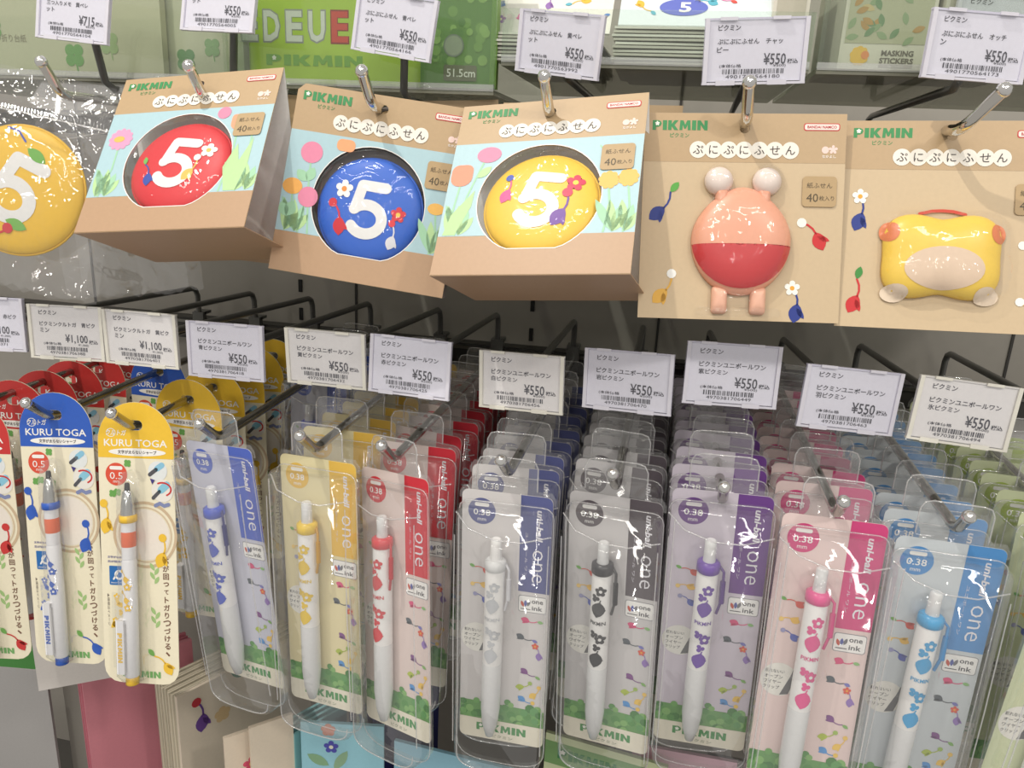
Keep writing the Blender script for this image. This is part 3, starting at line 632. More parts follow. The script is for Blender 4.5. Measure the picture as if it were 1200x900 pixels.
# ------------------------------------------------------------------ round-topped pencil cards
def pencil_card(c, hd, label, front=True, acc=None, text=True):
    t = empty('pencil_card', (0, 0, 0), (0, 0, 0), label, 'pencil card', 'mechanical pencil cards')
    acc = acc or hd; W, H = 26.5, 190
    out = rrect(-W, -H, W, -26, (11, 11, 0, 0))[:10]+[(W*math.cos(R(a)), -26.5+26.5*math.sin(R(a))) for a in range(0, 181, 9)]
    CRM = mat((240, 232, 205), .4); HD = mat(hd, .3, 0, 'card'); q = MB()
    q.slab(out, .6, CRM, mat((232, 226, 208)), holes=[rrect(-5, -18.5, 5, -12, 3)])
    top = [(W*math.cos(R(a))*.995, -26.5+26.4*math.sin(R(a))) for a in range(0, 181, 9)]+[(-W*.995, -37), (W*.995, -37)]
    q.poly(top, HD, 1, holes=[rrect(-5.1, -18.6, 5.1, -11.9, 3)])
    wh = mat((245, 243, 238)); dk = mat((60, 52, 56)); br = mat((120, 84, 66))
    q.text('KURU TOGA', 0, -27, h=4.8, w=44, m=wh, lay=2, bold=.012); q.text('クルトガ', -13.5, -20.3, h=3.8, w=14, m=wh, lay=2, bold=.02, shear=.2)
    q.poly(circ(-17, -20.4, 3.4, 18, 2.9), wh, 2, holes=[circ(-17, -20.4, 3.0, 18, 2.5)])
    q.poly(circ(1, -33, 20, 30, 2.6), wh, 2); q.text('文字が太らないシャープ', 1, -33, h=2.5, w=27, m=dk, lay=3, bold=.02)
    q.poly(circ(-14, -48, 7.6, 26), mat((222, 84, 60)), 2); q.text('0.5', -14, -49, h=4.6, w=9, m=wh, lay=3); q.poly(rrect(-18.5, -45, -9.5, -42.6, 1), wh, 3); q.text('mm', -14, -53, h=1.4, m=wh, lay=3)
    for x, z in ((-6, -40.5), (-17, -61), (-13.5, -60), (-5, -62)):
        for k in range(4): q.poly(circ(x+1.4*math.cos(k*PI/2+.7), z+1.4*math.sin(k*PI/2+.7), 1.35, 10), mat((108, 168, 84)), 2+.2*k)
    q.poly(circ(5, -88, 22.5, 44), mat((205, 182, 150)), 1.5, holes=[circ(5, -88, 20.6, 44)]); q.poly(circ(5, -88, 18.9, 44), mat((215, 195, 165)), 1.5, holes=[circ(5, -88, 17.8, 44)]); q.poly(circ(5, -88, 17.2, 40), mat((236, 228, 216)), 1.3)
    # mechanism picture: grey pen point, cap and red arrows
    q.poly(circ(15, -45, 6.6, 24), mat((228, 232, 232)), 2); q.poly(circ(18, -58, 7.6, 26), mat((236, 232, 224)), 2.2)
    q.poly(stroke([(9.5, -47.5), (14, -44)], 2.6), mat((84, 84, 90)), 3); q.poly(stroke([(14.5, -43.5), (18, -41)], 3.8), mat((140, 196, 222)), 3)
    q.poly(stroke([(11.5, -63), (16, -58.5)], 2.4), mat((84, 84, 90)), 3); q.poly(stroke([(17, -57.5), (21, -54)], 5), mat((140, 200, 222)), 3)
    arc = [(18+6*math.cos(R(a)), -57+4.4*math.sin(R(a))) for a in range(-60, 130, 15)]; q.poly(stroke(arc, 1.1), mat((205, 50, 50)), 3.4); q.poly([(9.5, -50), (13, -51), (11, -54)], mat((70, 60, 130)), 3)
    q.poly(stroke([(13, -68), (16, -66.5), (19, -68), (22, -67)], 2.6), mat((130, 140, 180)), 3)
    # accent sprigs, information square, pattern panel
    sprig(q, -21, -78, 19, R(75), acc, acc, 3, 'ball'); sprig(q, 18, -100, 19, R(65), acc, acc, 3, 'ball'); sprig(q, 17, -175, 16, R(120), acc, (120, 180, 90), 3, 'leaf')
    q.text('文字がなめらか', -15, -104, h=1.6, w=14, m=mat((80, 80, 150)), lay=2, bold=.02); q.text('芯が回る機構', -15, -107, h=1.6, w=14, m=mat((80, 80, 150)), lay=2, bold=.02)
    q.poly(rrect(-21, -123, -8, -110, .6), mat((40, 110, 180)), 2); q.poly(circ(-14, -116, 3.4, 20), wh, 3, holes=[circ(-14, -116, 2, 16)]); q.poly(stroke([(-14.5, -113.5), (-18, -119)], 1.2), wh, 3); q.text('SMOOTH TOUCH', -14.5, -121.5, h=1, w=11, m=wh, lay=3)
    q.poly(rrect(-20, -180, -8, -128, .8), mat((228, 222, 198)), 1.4); rnd = random.Random(3)
    for k in range(9):
        x = rnd.uniform(-18, -10.5); z = -131-k*5.4
        if k % 3 == 0: flower(q, x, z, 2.4, acc, (240, 240, 240), 2)
        elif k % 3 == 1: q.poly(leaf(x-3, z, 7, 3.4, R(rnd.uniform(-40, 60))), mat(acc), 2); q.poly(leaf(x, z, 5, 2.4, R(rnd.uniform(90, 160))), mat(acc), 2)
        else:
            for j in range(3): q.poly(circ(x+1.3*math.cos(j*2.1), z+1.3*math.sin(j*2.1), 1.15, 8), mat(acc), 2)
    q.text('▲模様はイメージ', -22.2, -140, h=1.7, w=22, m=mat((120, 110, 100)), lay=2, rot=-PI/2)
    for k, ch in enumerate('芯が回ってトガりつづける、'): q.text(ch, 19, -105-k*5.3, h=4.2 if ch not in 'って、' else 3.0, m=br, lay=2, bold=.02)
    for z in (-112, -142, -118, -148):
        q.poly(leaf(11, z, 6, 2.6, R(120)), mat((165, 198, 130)), 1.6); q.poly(leaf(11, z-3, 6, 2.6, R(60)), mat((165, 198, 130)), 1.6)
    logo(q, 0, -183.5, 27, 4.4, 2, (120, 175, 105), kana=False)
    q.obj('printed_card', t)
    # long blister with a mechanical pencil, tip up
    n = 10; V = []; Fc = []
    q = MB(); px = -2.5; zs = [-44, -46, -50, -60, -100, -125, -128, -180, -185, -187]; hw = [1, 5, 7, 7.6, 7.6, 7.6, 9.6, 9.6, 7.5, 1]; hd_ = [0.2, 5, 8, 11, 12, 12, 14, 14, 10, .2]
    for z, a, b in zip(zs, hw, hd_):
        for k in range(n+1):
            th = PI*k/n; sg = lambda v: math.copysign(abs(v)**.6, v); V.append(((px+a*sg(math.cos(th)))*1e-3, (-.3-b*sg(math.sin(th)))*1e-3, z*1e-3))
    q.add(V, [(j*(n+1)+k, (j+1)*(n+1)+k, (j+1)*(n+1)+k+1, j*(n+1)+k+1) for j in range(len(zs)-1) for k in range(n)], FILM, True); q.obj('clear_blister', t)
    pen = None; q = MB(); WP = mat((238, 238, 240), .25, 0, 'plastic', None, .02); SV = mat((200, 202, 200), .2, .9, 'metal')
    L = lambda z: Vector((px*1e-3, -.0065, z*1e-3))
    q.tube([L(-102), L(-104), L(-181), L(-182)], [.0040, .0047, .0047, .004], WP, 16); pen = q.obj('mechanical_pencil', t)
    q = MB(); q.tube([L(-52), L(-53), L(-57)], [.0012, .0016, .0018], mat((35, 35, 38), .4, .3, 'metal'), 10); q.obj('tip', pen)
    q = MB(); q.tube([L(-57), L(-58), L(-66), L(-73)], [.0022, .0030, .0040, .0046], SV, 14); q.obj('cone', pen)
    q = MB(); q.tube([L(-73), L(-73.6), L(-77.4), L(-78)], [.0046, .0056, .0056, .0046], mat(acc, .3, 0, 'plastic'), 16); q.obj('ring', pen)
    q = MB(); q.tube([L(-78), L(-84)], .0045, WP, 14); q.tube([L(-84), L(-85), L(-93), L(-94)], [.0044, .0046, .0046, .0044], mat((235, 110, 66), .3, 0, 'plastic'), 14); q.tube([L(-94), L(-102)], .0044, WP, 14); q.obj('orange_window', pen)
    q = MB(); q.box((px*1e-3-.0035, -.0128, -.160), (.0052, .0016, .036), WP); q.box((px*1e-3-.0035, -.0105, -.1435), (.0052, .005, .003), WP); logo(q, px-3.5, -160, 20, 3.2, 2, acc, -PI/2, False, y=-13.75); q.obj('clip', pen)
    q = MB(); q.tube([L(-182), L(-183), L(-187), L(-187.6)], [.0036, .0042, .0042, .0034], mat(acc, .3, 0, 'plastic'), 14); q.obj('end_cap', pen)
    q = MB(); k_ = lambda x, z: -(px)*0+6.5+4.75*math.sqrt(max(0, 1-((x-px)/4.8)**2))
    for j, z in enumerate((-113, -120, -127, -134)):
        if j % 2: flower(q, px+1, z, 2.6, acc, (240, 240, 240), 2, hf=k_)
        else: sprig(q, px-.3, z, 8, R(100), acc, acc, 2, 'ball', k_)
    q.obj('printed_flowers', pen)
    return t
def place(o, pose, label=None):
    o.location = Vector(pose[0])+Vector((0, 0, Z0)); o.rotation_euler = dg(pose[1])
    if label: o['label'] = label
ORD = ['second', 'third', 'fourth', 'fifth', 'sixth', 'seventh', 'eighth', 'ninth', 'tenth']
def column(proto, pose, xb, ys, what, dz=0.0, jit=1.0, dzk=0.0):
    rnd = random.Random(what); (x, y, z), r = pose
    for k, yy in enumerate(ys):
        c = copy_tree(proto); u = (yy-y)/(.70-y)
        c.location = (x+(xb-x)*u+rnd.uniform(-.002, .002)*jit, yy, Z0+z+dz+rnd.uniform(-.001, .001))
        c.rotation_euler = (R(-3+rnd.uniform(-1.5, 1.5)), R(rnd.uniform(-1.5, 1.5)*jit), R(r[2]*.35+rnd.uniform(-5, 5)*jit))
        c['label'] = '%s from the front of the %s' % (ORD[k], what)
    return
def arange(a, n, s): return [a+s*k for k in range(n)]
RED, BLU, YEL = (204, 58, 56), (52, 96, 190), (240, 196, 62)
o = pencil_card('r', RED, 'frontmost red round-topped pencil card, cut by the left edge'); ps = ((-.4512, .4129, -.1716), (-5.3, -1.9, 9.2)); place(o, ps)
column(o, ps, BX[0], arange(.452, 5, .030), 'row of red round-topped pencil cards', .004)
o = pencil_card('b', BLU, 'frontmost blue round-topped pencil card'); ps = ((-.3911, .4216, -.1621), (-9, -3.9, 5)); place(o, ps)
column(o, ps, BX[1], [.535], 'blue round-topped pencil cards')
o = pencil_card('y', YEL, 'frontmost yellow round-topped pencil card, lowest hanging'); ps = ((-.3292, .4205, -.1618), (-11.1, -3.3, 5)); place(o, ps)
column(o, ps, BX[2], arange(.478, 5, .034), 'row of yellow round-topped pencil cards')
o = pencil_card('g', (66, 150, 70), 'green round-topped pencil card far left behind the red ones'); place(o, ((-.515, .60, -.158), (-3, 0, 4)))

# ------------------------------------------------------------------ pen packs
def pen_pack(hd, tint, pen_c, dark, label, plain=False, seed=1):
    t = empty('pen_pack', (0, 0, 0), (0, 0, 0), label, 'pen pack', 'ballpoint pen packs')
    rnd = random.Random(seed); W, H = 28, 176
    q = MB(); CRM = mat(tint, .45); wh = mat((248, 247, 244)); HD = mat(hd, .35, 0, 'card')
    bodym = translucent('milky_card_%02x%02x%02x' % tint, tint, .93)
    q.slab(rrect(-W, -H, W, 0, 4), .3, bodym)
    sx0 = 8.5; q.poly(rrect(sx0, -64, W-.1, -.1, (0, 0, 4, 0)), HD, 1)
    q.text('uni-ball', 20.5, -9, w=20, h=4.0, m=mat((238, 236, 242)), lay=2, rot=-PI/2, al='L', bold=.03, shear=.2); q.text('one', 19.8, -35, w=22, h=6.4, m=mat((238, 236, 242)), lay=2, rot=-PI/2, al='L', bold=-.008)
    q.text('ユニボール ワン', 12.8, -24, w=30, h=1.7, m=mat((225, 222, 232)), lay=2, rot=-PI/2, al='L')
    q.poly(circ(-15.5, -13.5, 8.6, 28), HD, 1); q.text('0.38', -15.5, -14.2, h=4.0, w=10.5, m=wh, lay=2, bold=.01); q.poly(rrect(-20, -10.4, -11, -8, 1), wh, 2); q.text('mm', -15.5, -19, h=1.7, m=wh, lay=2)
    q.poly(rrect(8.8, -78, 26.6, -66.5, 1.6), mat((150, 150, 155)), 1); q.poly(rrect(9.2, -77.6, 26.2, -66.9, 1.4), wh, 2)
    q.text('one', 20.8, -70.3, h=2.2, w=7.2, m=mat((90, 90, 95)), lay=3, bold=.015); q.text('ink', 20.8, -74.6, h=3.0, w=6.6, m=mat((90, 90, 95)), lay=3, bold=.015)
    for k, cc in enumerate(((205, 90, 70), (90, 100, 170), (120, 120, 125))): q.poly(leaf(12.2+k*1.2, -74.5+k*.4, 4.5, 1.9, R(110-20*k)), mat(cc), 3+.2*k)
    q.poly(stroke([(10.5, -75.8), (16.5, -75.8)], .5, 2), mat((70, 70, 75)), 3)
    # callout disc with four lines and a clip silhouette
    q.poly(circ(-17.2, -101, 10.4, 30), mat((236, 234, 226)), 1.2)
    for k, s_ in enumerate(('頼れないい', 'オープン', 'ワイヤー', 'クリップ')): q.text(s_, -25.5, -96-k*3.4, h=2.3, w=11-k*.6, m=mat((85, 85, 88)), lay=2, al='L', bold=.01)
    q.poly([(-15.8, -110.6), (-11, -109.4), (-8.4, -99), (-7.8, -93.6), (-9.8, -93), (-11, -98)], mat((98, 98, 100)), 2)
    # small coloured sprigs
    for (x, z, a, c, l, b) in ((-16, -52, 145, (214, 70, 50), (110, 170, 80), 'leaf'), (-17.5, -62.5, 160, (238, 190, 70), (240, 205, 120), 'ball'), (-16, -72, 130, (64, 84, 180), (150, 150, 190), 'ball'),
        (14, -84.5, -20, (222, 84, 130), (140, 190, 120), 'leaf'), (11, -97, -30, (88, 96, 104), (120, 120, 190), 'leaf'), (21, -106, 90, (150, 120, 190), (222, 90, 70), 'flower'), (14, -122, -40, (130, 76, 140), (130, 180, 100), 'leaf'),
        (12, -132, 10, (178, 196, 70), (160, 190, 90), 'ball'), (20, -136, 40, (242, 200, 90), (240, 200, 100), 'ball'), (13, -142.5, -35, (80, 150, 215), (240, 200, 90), 'ball')):
        sprig(q, x+2, z, 9.6, R(a), c, l, 2, b)
    # clover band
    rn = random.Random(5)
    gs = [(86, 150, 74), (112, 172, 92), (70, 132, 64), (132, 184, 106), (96, 160, 90)]
    q.poly([(-W+.2, -162), (W-.2, -162), (W-.2, -149), (-W+.2, -148)], mat((104, 160, 88)), 1.2)
    for k in range(44):
        x = -26+52*rn.random(); z = -148-12*rn.random()+ (2.5*math.sin(x*.35)); q.poly(circ(x, z, rn.uniform(2.0, 3.3), 9), mat(gs[k % 5]), 1.6+.05*k)
    q.poly(rrect(-W+.1, -H+.1, W-.1, -161, (3.9, 3.9, 0, 0)), mat((240, 234, 214)), 4.2)
    logo(q, 0, -167, 33, 5.6, 5, (76, 150, 84), kana=False); q.text('ピクミン', 1, -173, h=2.3, w=14, m=mat((170, 175, 150)), lay=5, bold=.03)
    q.obj('printed_insert', t)
    # shell: tab sheet + box-shaped clear blister with rounded foot
    def shell_out(g=0.0, top=-6.0):
        a = W+1.1-g
        P = [(-a+g*0, top-6)] + [(-a+6*(1-math.cos(R(x))), top-6+6*math.sin(R(x))) for x in (30, 60, 90)] + [(a-6*(1-math.sin(R(x))), top-6+6*math.cos(R(x))) for x in (0, 30, 60, 90)]
        zb = -H-1; P += [(a*math.cos(R(x)), zb+-(20-g)*math.sin(R(x))) if False else (a*(abs(math.cos(R(x)))**.55)*(1 if x < 90 else -1), zb-(14.5-g)*math.sin(R(x))**.8) for x in range(0, 181, 12)]
        return P
    D = 15.5
    q = MB(); tabo = rrect(-19, 0, 18, 22, (0, 0, 6, 6)); wi = rrect(-W-1.8, -8, W+1.8, 2.5, (0, 0, 5, 5))
    q.slab([(-W-1.8, -8)]+[(W+1.8, -8)]+[(W+1.8, -3), (W-1, 2.5), (18, 2.5)]+rrect(-19, 0, 18, 22, (0, 0, 6, 6))[2:7]+rrect(-19, 0, 18, 22, (0, 0, 6, 6))[7:]+[(-19, 2.5), (-W+1, 2.5), (-W-1.8, -3)] if False else
           [(-W-1.8, -6), (W+1.8, -6), (W+1.8, -2), (W-1, 2.4), (18, 2.4), (18, 17), (16, 21), (12, 22), (-13, 22), (-17, 21), (-19, 17), (-19, 2.4), (-W+1, 2.4), (-W-1.8, -2)],
           .5, TAB, y0=.6, holes=[rrect(-5.5, 6.0, 5.5, 12.0, 2.9)])
    o_ = [(18, 2.4), (18, 17), (16, 21), (12, 22), (-13, 22), (-17, 21), (-19, 17), (-19, 2.4)]
    q.tube([(x*1e-3, .0008, z*1e-3) for x, z in o_], .0005, EDGE, 5)
    q.obj('hang_tab', t)
    q = MB(); A = shell_out(0); B = shell_out(1.2); C_ = shell_out(3.4); n = len(A); V = []
    for P, y in ((A, 1.0), (A, -D*.15), (B, -D*.86), (C_, -D)):
        V += [(x*1e-3, y*1e-3, z*1e-3) for x, z in P]
    V += [(0, -(D+1.0)*1e-3, -.09)]
    Fc = [(j*n+k, (j+1)*n+k, (j+1)*n+(k+1) % n, j*n+(k+1) % n) for j in range(3) for k in range(n)]
    # front sheet as strips from side to side
    fr = [C_[i] for i in range(n)]
    Fc += [tuple(3*n+k for k in range(n))[::-1]]
    q.add(V[:-1], Fc, FILM, True)
    q.obj('clear_shell', t)
    q = MB()
    q.tube([(x*1e-3, -(D-.2)*1e-3, z*1e-3) for x, z in C_[8:]+C_[:1]], .00045, EDGE, 5, False)
    q.tube([(x*1e-3, -D*.15e-3-.0002, z*1e-3) for x, z in A], .0004, EDGE, 4, False)
    q.tube([(-.0295, -.008, -.012), (-.020, -.0152, -.0185), (-.004, -.0162, -.0235), (.012, -.0160, -.0235), (.029, -.010, -.0205)], .0005, EDGE, 6)
    q.tube([(-.0285, -.0146, -.024), (-.0285, -.0158, -.09), (-.0285, -.0146, -.17)], .0004, EDGE, 5); q.tube([(.0285, -.0146, -.024), (.0285, -.0158, -.09), (.0285, -.0146, -.17)], .0004, EDGE, 5)
    q.obj('shell_crease', t)
    # inner pill-shaped bubble holding the pen
    q = MB(); V = []; px = -4.5; N2 = 10
    zs = [-27, -29, -34, -50, -92, -97, -100]; hw = [2, 9, 12, 12.5, 12.5, 10, 2]; dp = [.5, 8, 12, 13, 13, 9, .5]
    for z, a, b in zip(zs, hw, dp):
        for k in range(N2+1):
            th = PI*k/N2; V.append(((px+a*math.cos(th))*1e-3, (-.6-b*math.sin(th))*1e-3, z*1e-3))
    q.add(V, [(j*(N2+1)+k, (j+1)*(N2+1)+k, (j+1)*(N2+1)+k+1, j*(N2+1)+k+1) for j in range(len(zs)-1) for k in range(N2)], BUBBLE, True); q.obj('inner_bubble', t)
    # ballpoint pen, button up
    WP = mat((244, 243, 241), .3, 0, 'plastic', None, .02); GR = mat((225, 226, 226), .22, 0, 'plastic', None, .02); PC = mat(pen_c, .28, 0, 'plastic', None, .02)
    L = lambda z, dx=0: Vector(((px+dx-(z+30)*-.012)*1e-3, -.0068, z*1e-3))
    q = MB(); q.tube([L(-47), L(-48), L(-112)], [.0056, .0061, .0061], WP, 18); pen = q.obj('ballpoint_pen', t)
    q = MB(); q.tube([L(-27), L(-27.6), L(-36), L(-42)], [.0024, .0033, .0034, .0038], GR if not plain else WP, 14); q.obj('push_button', pen)
    q = MB(); q.tube([L(-40.5), L(-41.5), L(-46.5), L(-47.5)], [.0050, .0066, .0068, .0058], PC if not plain else GR, 18); q.obj('collar', pen)
    q = MB(); q.tube([L(-112), L(-113), L(-146), L(-158), L(-167), L(-168)], [.0060, .0062, .0062, .0050, .0026, .0010], GR, 18); q.obj('grip', pen)
    q = MB(); cx = px*1e-3+.0076; q.tube([(cx-.002, -.006, -.043), (cx+.001, -.0085, -.046), (cx+.0012, -.009, -.064), (cx-.001, -.008, -.074)], .0009, mat(dark, .3, 0, 'plastic'), 6); q.tube([(cx+.001, -.0085, -.052), (cx+.0012, -.009, -.066)], .0016, mat(dark, .3, 0, 'plastic'), 6); q.obj('wire_clip', pen)
    q = MB(); kf = lambda x, z: 6.8+6.15*math.sqrt(max(0, 1-((x-(px+(z+30)*.012))/6.2)**2))
    MCo = pen_c if not plain else (205, 208, 212)
    for j, (dx, z) in enumerate(((1, -57), (-2, -62), (0, -70), (1.5, -79), (-2, -87), (2, -90), (0, -96), (0, -105))):
        X = px+(z+30)*.012+dx
        if j in (0, 5): flower(q, X, z, 3.5, MCo, (244, 243, 241), 2, hf=kf)
        elif j in (2, 7): q.drape(leaf(X-1, z-5, 11, 8.4, R(80)), mat(MCo), kf, .2, 2); q.drape(leaf(X-3, z-2.5, 8, 3.6, R(20)), mat(MCo), kf, .2, 2); q.drape(stroke([(X, z+3), (X+1.4, z+7)], .7, 2), mat(MCo), kf, .2, 2)
        elif j == 3: q.text('PIKMIN', px+(z+30)*.012, z, h=2.4, w=9.4, m=mat(MCo), bold=.015, hfun=kf)
        else:
            for a in range(3): q.drape(circ(X+1.4*math.cos(a*2.1), z+1.4*math.sin(a*2.1), 1.35, 8), mat(MCo), kf, .2, 2)
    q.obj('barrel_print', pen)
    return t
PK = [
 ('royal blue', (84, 108, 200), (214, 215, 230), (62, 88, 200), (30, 34, 110), ((-.2673, .4145, -.1815), (2.2, -4.5, -13.4)), 3, arange(.565, 5, .024)),
 ('yellow', (232, 190, 84), (238, 226, 180), (242, 206, 60), (200, 150, 40), ((-.2007, .4176, -.1839), (-2.1, -2.4, -9.0)), 4, arange(.462, 8, .028)),
 ('red', (214, 52, 66), (234, 216, 210), (222, 56, 66), (190, 40, 50), ((-.1522, .4234, -.1895), (-4.3, -5.5, -22.0)), 5, arange(.452, 8, .028)),
 ('slate blue and white', (92, 98, 148), (224, 220, 219), (225, 226, 230), (210, 210, 214), ((-.0781, .4157, -.1899), (-.4, -1.3, -1.2)), 6, arange(.446, 8, .028)),
 ('black and grey', (92, 84, 90), (214, 211, 211), (44, 44, 50), (40, 40, 44), ((-.0142, .4212, -.1857), (1.1, -2.2, -8.8)), 7, arange(.448, 9, .026)),
 ('purple', (110, 66, 140), (220, 211, 223), (112, 72, 170), (90, 60, 130), ((.0457, .4186, -.1737), (2.0, -1.8, -1.0)), 8, arange(.450, 8, .028)),
 ('pink', (212, 74, 130), (240, 217, 213), (232, 88, 150), (210, 70, 130), ((.1069, .4169, -.1804), (-5.4, .4, .7)), 9, arange(.446, 9, .026)),
 ('sky blue', (84, 146, 206), (212, 219, 223), (70, 168, 222), (60, 140, 200), ((.1680, .4182, -.1864), (-1.3, .5, -.6)), 10, arange(.446, 9, .026)),
 ('green', (166, 186, 90), (216, 224, 184), (150, 190, 80), (120, 160, 60), ((.2380, .4060, -.1790), (-3, 5.5, 6)), 11, arange(.438, 9, .028))]
for nm, hd, tint, pc, dk, ps, col_, ys in PK:
    what = '%s pen packs' % nm
    lb = {'slate blue and white': 'frontmost pen pack with a slate blue strip and an all-white pen', 'black and grey': 'frontmost pen pack with a grey strip and black-printed pen',
          'green': 'frontmost pale green pen pack, slanting at the right picture edge'}.get(nm, 'frontmost clear pen pack with the %s strip and %s pen' % (nm, nm))
    o = pen_pack(hd, tint, pc, dk, lb, nm.startswith('slate'), len(nm))
    place(o, ps); column(o, ps, BX[col_], [y_+.012*(col_ % 2) for y_ in ys], 'row of '+what, .004)

# ------------------------------------------------------------------ trays and goods above
def tray(x0, x1, y0, y1, z, h, label):
    t = empty('acrylic_tray', ((x0+x1)/2, y0, Z0+z), label=label, cat='tray'); w_ = x1-x0; d = y1-y0
    q = MB(); q.box((0, d/2, 0), (w_, d, .003), SMOKE); q.obj('tray_floor', t)
    q = MB(); q.box((0, .0012, h/2), (w_, .0024, h), ACRYL); q.obj('front_pane', t)
    for sx in (-1, 1): q = MB(); q.box((sx*(w_/2-.0012), d/2, h/2), (.0022, d, h), ACRYL); q.obj('side_pane', t)
    q = MB(); q.box((0, .0012, .0025), (w_, .0032, .004), EDGE); q.obj('front_lip', t)
    return t
ZT = .057
tray(-.62, -.286, .480, .685, .040, .085, 'clear acrylic tray at the upper left holding the clover packets')
tray(-.282, -.112, .484, .685, .040, .08, 'clear acrylic tray holding the green lettered board')
tray(-.108, .068, .484, .685, ZT, .03, 'low clear acrylic tray holding the flat sticker stacks')
tray(.072, .36, .484, .685, ZT, .07, 'clear acrylic tray at the upper right holding the small sticker boxes')

def packet(x, y, z, w_, h, rgb, label, deco, th=.006, rot=(0, 0, 0), cat='packet', name='sticker_packet'):
    t = empty(name, (x, y, Z0+z), dg(rot), label, cat)
    q = MB(); q.box((0, th/2, h/2), (w_, th, h), mat(rgb, .4)); q.obj('card', t)
    q = MB(); deco(q)
    if q.v: q.obj('front_print', t, (0, 0, 0))
    return t
def clover(q, x, z, r, c=(130, 175, 110), lay=2):
    for k in range(4): q.poly(circ(x+r*.7*math.cos(k*PI/2+PI/4), z+r*.7*math.sin(k*PI/2+PI/4), r*.62, 12), mat(c), lay+.1*k)
    q.poly(stroke([(x, z), (x+r*.3, z-r*1.7)], r*.18, 2), mat(c), lay)
def d_left(q): q.text('三つ折り台紙', -40, 24, h=5, w=30, m=mat((150, 140, 120)), lay=2); clover(q, 12, 14, 6.4, (120, 170, 100)); clover(q, -50, 30, 5); clover(q, 40, 22, 6, (170, 190, 140))
packet(-.425, .500, .0425, .16, .11, (206, 202, 176), 'pale tan packet with clover prints standing in the upper left tray', d_left)
def d_mid(q): clover(q, -30, 22, 6, (175, 195, 150)); clover(q, 2, 14, 6, (110, 150, 105)); clover(q, 22, 22, 5, (140, 170, 125))
packet(-.335, .508, .0425, .09, .11, (198, 197, 174), 'pale green packet with clovers behind the 550 yen tag at the upper left', d_mid)
packet(-.360, .535, .0425, .14, .12, (226, 220, 200), 'cream packet standing behind the clover packets', lambda q: None)
def d_board(q):
    q.poly([(-72, 1), (72, 1), (72, 90), (-72, 90)], mat((176, 206, 62)), 1)
    for k, (s_, c) in enumerate((('E', (222, 224, 218)), ('D', (222, 224, 218)), ('E', (222, 224, 218)), ('U', (222, 224, 218)), ('E', (212, 62, 48)))):
        q.text(s_, -72+k*15.5, 34, h=20, w=12.6, m=mat(tuple(int(v*.7) for v in c)), lay=2, bold=.05); q.text(s_, -72+k*15.5, 34, h=18, w=11, m=mat(c), lay=3, bold=.03)
    logo(q, -28, 14, 66, 6.5, 3, (120, 172, 60), kana=False)
packet(-.205, .494, .0425, .146, .10, (150, 180, 60), 'lime green board with big silver and red letters above the blue cushion card', d_board, rot=(0, 0, 0), cat='board', name='lettered_board')
def d_clov(q):
    rn = random.Random(2); q.poly([(-24, 1), (20, 1), (20, 90), (-24, 90)], mat((98, 140, 66)), 1)
    for k in range(60): q.poly(circ(rn.uniform(-20, 17), rn.uniform(14, 88), rn.uniform(2, 3.6), 9), mat(random.Random(k).choice(((120, 160, 80), (86, 130, 60), (140, 178, 96)))), 1.5+.05*k)
    q.poly(circ(-3, 24, 6.5, 24), mat((120, 130, 120)), 5.4); q.poly(circ(-3, 24, 5.6, 24), mat((150, 160, 140)), 5.6); q.poly(rrect(-9, 4, 12, 13, 1), mat((110, 112, 88)), 5.6); q.text('51.5cm', 2, 8.5, h=4.6, w=18, m=mat((238, 238, 230)), lay=6, bold=.01)
packet(-.136, .489, .0425, .048, .10, (120, 160, 70), 'dark green clover sheet with a grey size plate, right of the tilted tag', d_clov, cat='board', name='clover_sheet')

def d_sheet(seed):
    def f(q):
        rn = random.Random(seed); cs = [(226, 88, 80), (240, 190, 70), (80, 130, 200), (150, 110, 180), (96, 180, 200), (230, 120, 170), (130, 180, 100), (120, 120, 130)]
        for k in range(16):
            x = rn.uniform(-36, 36); z = rn.uniform(8, 80); c = cs[k % 8]
            if k % 3 == 0: flower(q, x, z, 3.4, c, (250, 240, 200), 2)
            else: sprig(q, x, z, 11, rn.uniform(0, 6.28), c, cs[(k+3) % 8], 2, 'leaf' if k % 2 else 'ball')
        q.poly(circ(-8, 14, 14, 26, 6.6) if seed == 2 else circ(60-5, 30, .5, 6), mat((104, 116, 200)), 3)
        if seed == 2: q.text('5', -7, 14, h=8, w=7, m=mat((235, 235, 235)), lay=4, bold=.03)
    return f
def stack(x, y, z, w_, d, n, label, seed):
    rn = random.Random(seed)
    for k in range(n):
        t = empty('sticker_sleeve', (x+rn.uniform(-.0012, .0012), y+rn.uniform(-.001, .001), Z0+z+k*.0021), (0, 0, R(rn.uniform(-1.5, 1.5))), label='%s, %s from the bottom' % (label, ['lowest', 'second', 'third', 'fourth', 'fifth', 'sixth', 'seventh', 'eighth', 'ninth', 'tenth', 'eleventh', 'topmost'][k]) , cat='sticker sleeve', group=label)
        q = MB(); q.box((0, d/2, .0008), (w_, d, .0013), mat((232, 230, 222) if k % 2 else (206, 202, 192), .4)); q.obj('card', t)
stack(-.083, .490, ZT+.002, .060, .12, 8, 'thin clear-sleeved sheet in the left flat pile behind the middle tag', 1)
stack(.000, .490, ZT+.002, .085, .12, 10, 'thin white-edged sheet in the flat pile of the low tray', 2)
packet(-.085, .500, ZT+.0195, .078, .10, (236, 234, 226), 'white sheet of small coloured sprigs leaning behind the middle tag', d_sheet(1), .0012, (-38, 0, 0), 'sticker sheet', 'sticker_sheet')
